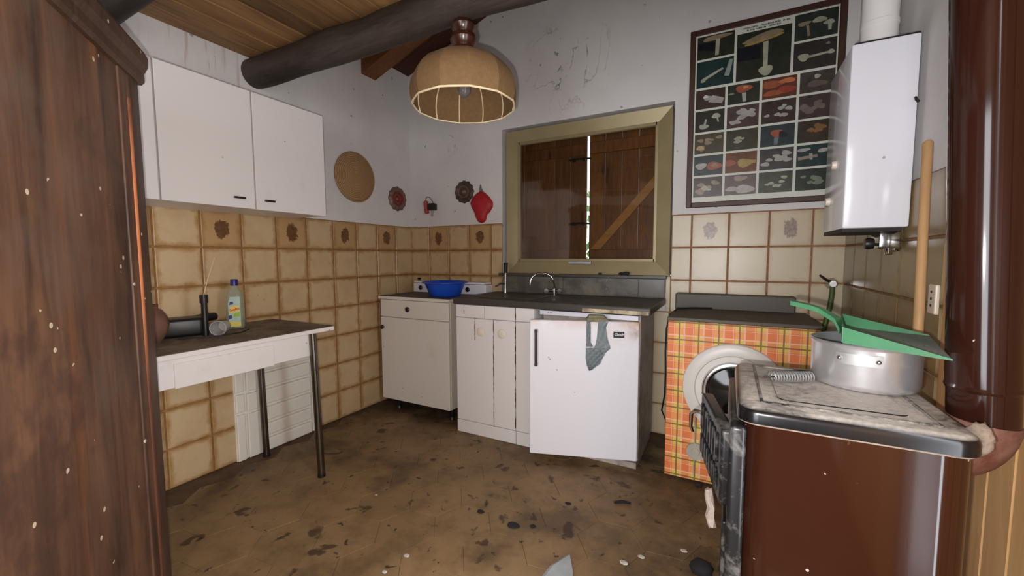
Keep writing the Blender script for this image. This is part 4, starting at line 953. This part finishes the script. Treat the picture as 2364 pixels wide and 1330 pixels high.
bm = nb(); lathe(bm, [(0, .198), (.050, .200), (.054, .212), (.050, .226), (.038, .234), (.048, .246), (.055, .262), (.050, .280), (.036, .290), (.046, .302), (.050, .316), (.042, .332), (.030, .338), (.030, .348), (0, .348)], (LX, LY, LZ), 'z', 28); obj('wooden_stem', bm, 'lampwood', la, True)
bm = nb(); lathe(bm, [(0, .200), (.017, .200), (.017, .140), (0, .140)], (LX, LY, LZ), 'z', 16); hd = obj('lamp_holder', bm, 'black', la, True)
bm = nb(); lathe(bm, [(0, .142), (.013, .142), (.014, .128), (.024, .098), (.028, .073), (.024, .050), (.012, .038), (0, .035)], (LX, LY, LZ), 'z', 20); obj('bulb', bm, 'bulb', la, True)

# ================================================================= STOVE, PIPE AND WHAT IS ON IT
sv = thing('wood_stove', 'brown enamelled wood stove with dusty black top, right foreground', 'stove', (2.64, -1.51, 0))
SX0, SX1, SY0, SY1, SZ = 2.445, 2.835, -1.728, -1.290, .820
def rounded_slab(bm, x0, x1, y0, y1, z0, z1, r, rt=0, seg=8):
    """rounded rectangle prism with soft top edge rt"""
    def loop(d, z):
        pts = []; rr = max(r-d, .004)
        for cx, cy, a0 in ((x1-d-rr, y1-d-rr, 0), (x0+d+rr, y1-d-rr, PI/2), (x0+d+rr, y0+d+rr, PI), (x1-d-rr, y0+d+rr, 3*PI/2)):
            for k in range(seg+1): a = a0+PI/2*k/seg; pts.append(bm.verts.new((cx+rr*math.cos(a), cy+rr*math.sin(a), z)))
        return pts
    lv = [(0, z0), (0, z1-rt)]
    for k in range(1, 5):
        if rt > 0: lv.append((rt*(1-math.cos(PI/2*k/4)), z1-rt+rt*math.sin(PI/2*k/4)))
    if rt == 0: lv[-1] = (0, z1)
    L = [loop(d, z) for d, z in lv]
    for a, b in zip(L, L[1:]):
        for k in range(len(a)): bm.faces.new((a[k], a[(k+1) % len(a)], b[(k+1) % len(b)], b[k]))
    bm.faces.new(L[0][::-1]); bm.faces.new(L[-1]); bmesh.ops.recalc_face_normals(bm, faces=bm.faces[:])
bm = nb(); rounded_slab(bm, SX0+.012, SX1-.004, SY0+.006, SY1-.006, .03, .783, .058); obj('body', bm, 'stove_brown', sv, True)
bm = nb(); rounded_slab(bm, SX0, SX1, SY0, SY1, .785, SZ, .040, .018); tp_ = obj('top_plate', bm, 'stove_top', sv, True)
bm = nb()
for d, wd in ((.045, .007),):
    x0, x1, y0, y1 = SX0+d, SX1-d, SY0+d, SY1-d
    for lo, hi in (((x0, y0, SZ-.002), (x1, y0+wd, SZ+.003)), ((x0, y1-wd, SZ-.002), (x1, y1, SZ+.003)), ((x0, y0, SZ-.002), (x0+wd, y1, SZ+.003)), ((x1-wd, y0, SZ-.002), (x1, y1, SZ+.003))): box(bm, lo, hi, .002, 1)
obj('top_ridge', bm, 'ridge', tp_)
bm = nb()
rounded_slab(bm, SX0+.082, SX1-.082, SY0+.082, SY1-.082, SZ-.001, SZ+.0025, .02); obj('hot_plate', bm, 'stove_top', tp_, True)
bm = nb(); rounded_slab(bm, SX0+.002, SX1-.002, SY0+.004, SY1-.003, .7805, .7855, .042); obj('top_seam', bm, 'web_dark', sv, True)['label'] = 'dusty pale seam under the top plate'
obj('front_frame', B((SX0-.014, SY0+.008, .03), (SX0+.020, SY1-.008, .770), .010, 3), 'stove_black', sv, True)
obj('base', B((SX0+.01, SY0+.02, 0), (SX1-.02, SY1-.02, .032)), 'stove_black', sv)
# firebox door ajar
DO = (2.420, -1.700, 0); L = math.hypot(.056, .27); da = (-.056/L, .27/L); dn = (-.27/L, -.056/L); DX = Matrix(((da[0], dn[0], 0, DO[0]), (da[1], dn[1], 0, DO[1]), (0, 0, 1, 0), (0, 0, 0, 1)))
dr = obj('firebox_door', B((0, -.028, .567), (L, .004, .748), .008, 3), 'stove_black', sv, True, xf=DX)
for zz in ((.655, .728), (.585, .640)):
    for k in range(7):
        a = .03+.033*k; obj('vent_bar', B((a, .003, zz[0]), (a+.018, .010, zz[1]), .003, 1), 'stove_black', dr, xf=DX)
bm = nb(); tube(bm, [(L-.01, .004, .690), (L-.004, .020, .692), (L+.002, .030, .680), (L+.004, .030, .640), (L+.004, .024, .625)], [.006, .006, .006, .005, .004], 8); obj('latch_handle', bm, 'chrome', dr, True, xf=DX)
obj('lower_door', B((SX0-.022, SY0+.03, .10), (SX0-.012, SY1-.03, .53), .004), 'stove_black', sv)
# dusty web hanging below the door
bm = nb(); rnd = random.Random(4); pts = [(2.392, -1.655, .578), (2.394, -1.655, .560), (2.400, -1.660, .535), (2.398, -1.658, .510), (2.402, -1.660, .490)]; tube(bm, pts, [.006, .010, .008, .011, .009], 9)
for v in bm.verts: v.co += Vector((rnd.uniform(-.003, .003), rnd.uniform(-.003, .003), rnd.uniform(-.003, .003)))
tag(obj('cobweb_clump', bm, 'cobweb', None, True), 'clump of dusty cobweb hanging below the stove door', 'cobweb')
bm = nb(); bmesh.ops.create_icosphere(bm, subdivisions=3, radius=.020)
for v in bm.verts: v.co = v.co*(1+rnd.uniform(-.12, .12)); v.co.z *= 1.5; v.co += Vector((2.846, -1.655, .800))
tag(obj('cobweb_clump', bm, 'web_dark', None, True), 'lump of dusty grey cobweb at the right corner of the stove top', 'cobweb')

pp = thing('stove_pipe', 'glossy brown enamelled stove pipe rising behind the stove', 'pipe', (2.90, -1.52, .7))
bm = nb(); tube(bm, [(2.899, -1.52, .872), (2.862, -1.515, 1.68), (2.836, -1.512, 2.262)], .056, 40); obj('pipe_section', bm, 'pipe', pp, True)
bm = nb(); tube(bm, [(2.9025, -1.52, .795), (2.899, -1.52, .878)], .0545, 40); obj('pipe_section', bm, 'pipe', pp, True)
bm = nb(); tube(bm, [(2.8995, -1.52, .864), (2.8992, -1.52, .870), (2.899, -1.52, .876)], [.056, .0585, .056], 40); obj('joint_ring', bm, 'pipe', pp, True)
bm = nb(); el = [(2.9025, -1.52, .800)]
for k in range(1, 10): a = PI/2*k/9; el.append((2.838+.0645*math.cos(a), -1.52, .800-.078*math.sin(a)))
el.append((2.820, -1.52, .722)); tube(bm, el, .0575, 40); obj('elbow', bm, 'pipe_elbow', pp, True)['label'] = 'dusty red-brown elbow entering the stove'

# aluminium pot
PXc, PYc, PZ = 2.727, -1.415, SZ+.003
pt = thing('cooking_pot', 'dented aluminium cooking pot standing on the stove top', 'pot', (PXc, PYc, PZ))
bm = nb(); lathe(bm, [(0, 0), (.096, 0), (.104, .006), (.107, .016), (.108, .10), (.110, .108), (.112, .110), (.109, .113), (.105, .108), (.1045, .016), (.094, .006), (0, .005)], (PXc, PYc, PZ), 'z', 56); obj('vessel', bm, 'alu', pt, True)
for ang in (math.radians(252), math.radians(72)):
    ca, sa = math.cos(ang), math.sin(ang); bm = nb(); n = 12; ring = []
    for k in range(n+1):
        f = -1+2*k/n; a = ang+f*.40; rr = .1095+.0025
        ring.append([bm.verts.new((PXc+q*math.cos(a), PYc+q*math.sin(a), PZ+z)) for q, z in ((.1075, .066), (rr, .066), (rr, .092), (.1075, .092))])
    for a_, b_ in zip(ring, ring[1:]):
        for k in range(4): bm.faces.new((a_[k], a_[(k+1) % 4], b_[(k+1) % 4], b_[k]))
    bm.faces.new(ring[0][::-1]); bm.faces.new(ring[-1]); bmesh.ops.recalc_face_normals(bm, faces=bm.faces[:])
    hd = obj('handle_lug', bm, 'alu_dull', pt, True)
    for f in (-.32, .32):
        a = ang+f; bm = nb(); bmesh.ops.create_icosphere(bm, subdivisions=2, radius=.0055)
        for v in bm.verts: v.co += Vector((PXc+.112*math.cos(a), PYc+.112*math.sin(a), PZ+.079))
        obj('rivet', bm, 'chrome', hd, True)

# green metal dustpan lying on the pot
gp = thing('dustpan', 'green metal dustpan lying across the aluminium pot', 'dustpan', (2.76, -1.43, .936))
NL, NR, FR, FL = Vector((2.660, -1.528, .943)), Vector((2.818, -1.612, .938)), Vector((2.868, -1.345, .945)), Vector((2.710, -1.262, .944))
def sheet(quads, th=.0018):
    bm = nb()
    for q in quads: bm.faces.new([bm.verts.new(Vector(p)) for p in q])
    bmesh.ops.remove_doubles(bm, verts=bm.verts[:], dist=.0004); bmesh.ops.recalc_face_normals(bm, faces=bm.faces[:])
    bmesh.ops.solidify(bm, geom=bm.faces[:], thickness=th); bmesh.ops.recalc_face_normals(bm, faces=bm.faces[:]); return bm
h = Vector((0, 0, .036)); up2 = Vector((0, 0, .002))
obj('pan_floor', sheet([(NL, NR, FR, FL)]), 'green_dust', gp)
obj('side_wall', sheet([(NL, NR, NR+up2, NL+h)]), 'green', gp); obj('side_wall', sheet([(FL, FR, FR+up2, FL+h)]), 'green', gp)
obj('back_wall', sheet([(NL, FL, FL+h, NL+h)]), 'green', gp)
mid = (NL+FL)/2; dirh = ((NL+FL)/2-(NR+FR)/2).normalized()
HB = mid+Vector((0, 0, .022)); side = Vector((-dirh.y, dirh.x, 0))
path = [HB-Vector((0, 0, .014)), HB+Vector((0, 0, .012))+dirh*.012, HB+dirh*.050+Vector((0, 0, .034)), HB+dirh*.068+Vector((0, 0, .039)), HB+dirh*.118+Vector((0, 0, .047))]
bm = nb(); rg = []
for i, p in enumerate(path):
    wv = side*(.020 if i < 2 else .014); tv = Vector((0, 0, .006)); rg.append([bm.verts.new(p+wv-tv), bm.verts.new(p-wv-tv), bm.verts.new(p-wv+tv), bm.verts.new(p+wv+tv)])
for a_, b_ in zip(rg, rg[1:]):
    for k in range(4): bm.faces.new((a_[k], a_[(k+1) % 4], b_[(k+1) % 4], b_[k]))
bm.faces.new(rg[0][::-1]); bm.faces.new(rg[-1]); bmesh.ops.recalc_face_normals(bm, faces=bm.faces[:]); obj('handle', bm, 'green', gp)
# coil spring handle on the stove
sg = thing('coil_spring', 'small coiled steel spring handle lying on the dusty stove top', 'spring', (2.575, -1.48, SZ))
bm = nb(); pts = []; A0, A1 = Vector((2.524, -1.520, SZ+.020)), Vector((2.614, -1.474, SZ+.020)); dv = (A1-A0).normalized(); s1 = Vector((-dv.y, dv.x, 0)); n = 15*10
for k in range(n+1):
    a = 2*PI*k/10; pts.append(A0.lerp(A1, k/n)+(s1*math.cos(a)+Vector((0, 0, 1))*math.sin(a))*.0125)
tube(bm, pts, .0021, 5); obj('coil', bm, 'alu_dull', sg, True)
bm = nb(); tube(bm, [A0-dv*.02, A1+dv*.006], .0025, 8); obj('rod', bm, 'steel', sg, True)

# ================================================================= LITTER ON THE FLOOR
def lump(name, c, s, mat, label, cat, group=None, flat=.5, sd=1):
    rnd = random.Random(sd); bm = nb(); bmesh.ops.create_icosphere(bm, subdivisions=2, radius=1)
    for v in bm.verts: v.co *= 1+rnd.uniform(-.22, .22); v.co = Vector((v.co.x*s*1.2, v.co.y*s, v.co.z*s*flat)); v.co += Vector((c[0], c[1], s*flat*.75))
    return tag(obj(name, bm, mat, None, flat > .4), label, cat, group)
for i, (x, y, s, wh) in enumerate(((2.107, -1.251, .012, 'pale plaster flake on the floor between grey shard and stove'), (1.36, -1.60, .010, 'larger pale plaster flake on the floor in front of the cupboard'), (1.345, -1.70, .008, 'pale plaster flake at the very bottom edge of the floor'), (2.16, -1.19, .010, 'pale plaster flake on the floor left of the dark round clod'), (.95, -1.36, .006, 'tiny pale plaster flake on the floor right of the table leg'), (2.30, -1.08, .010, 'pale plaster flake on the floor nearest the stove'))):
    lump('plaster_flake', (x, y), s, 'flake', wh, 'flake', 'plaster flakes on the floor', .25, i)
lump('dirt_clod', (2.372, -1.168), .034, 'clod', 'dark round clod on the floor at the foot of the stove', 'dirt', None, .8, 21)
lump('dirt_clod', (2.322, -.556), .014, 'clod', 'small black clod on the floor below the plaid washing machine', 'dirt', None, .8, 22)
for i, (x, y, s, wh) in enumerate(((1.468, -1.237, .014, 'leftmost dark scrap on the floor in front of the sink cabinet'), (1.643, -1.256, .022, 'largest dark leaf scrap in the middle of the floor'), (1.718, -1.22, .012, 'dark scrap on the floor just right of the largest scrap'), (1.795, -.996, .012, 'dark scrap on the floor below the plastic bag'))):
    lump('dried_leaf', (x, y), s, 'clod', wh, 'leaf', 'dark scraps on the floor', .15, 30+i)
bm = nb(); prism(bm, [(1.870, -1.395, .004), (1.905, -1.318, .004), (1.945, -1.395, .004), (1.968, -1.47, .004), (1.86, -1.48, .004)], (.012, .004, .005))
tag(obj('glass_shard', bm, 'shard', None), 'pale grey pointed shard on the floor at the bottom edge', 'shard')
bm = nb(); tube(bm, [(1.985, -.900, .008), (2.02, -.878, .009), (2.055, -.872, .008)], [.006, .008, .006], 8)
tag(obj('twig', bm, 'clod', None, True), 'short dark twig lying on the floor in front of the fridge', 'twig')
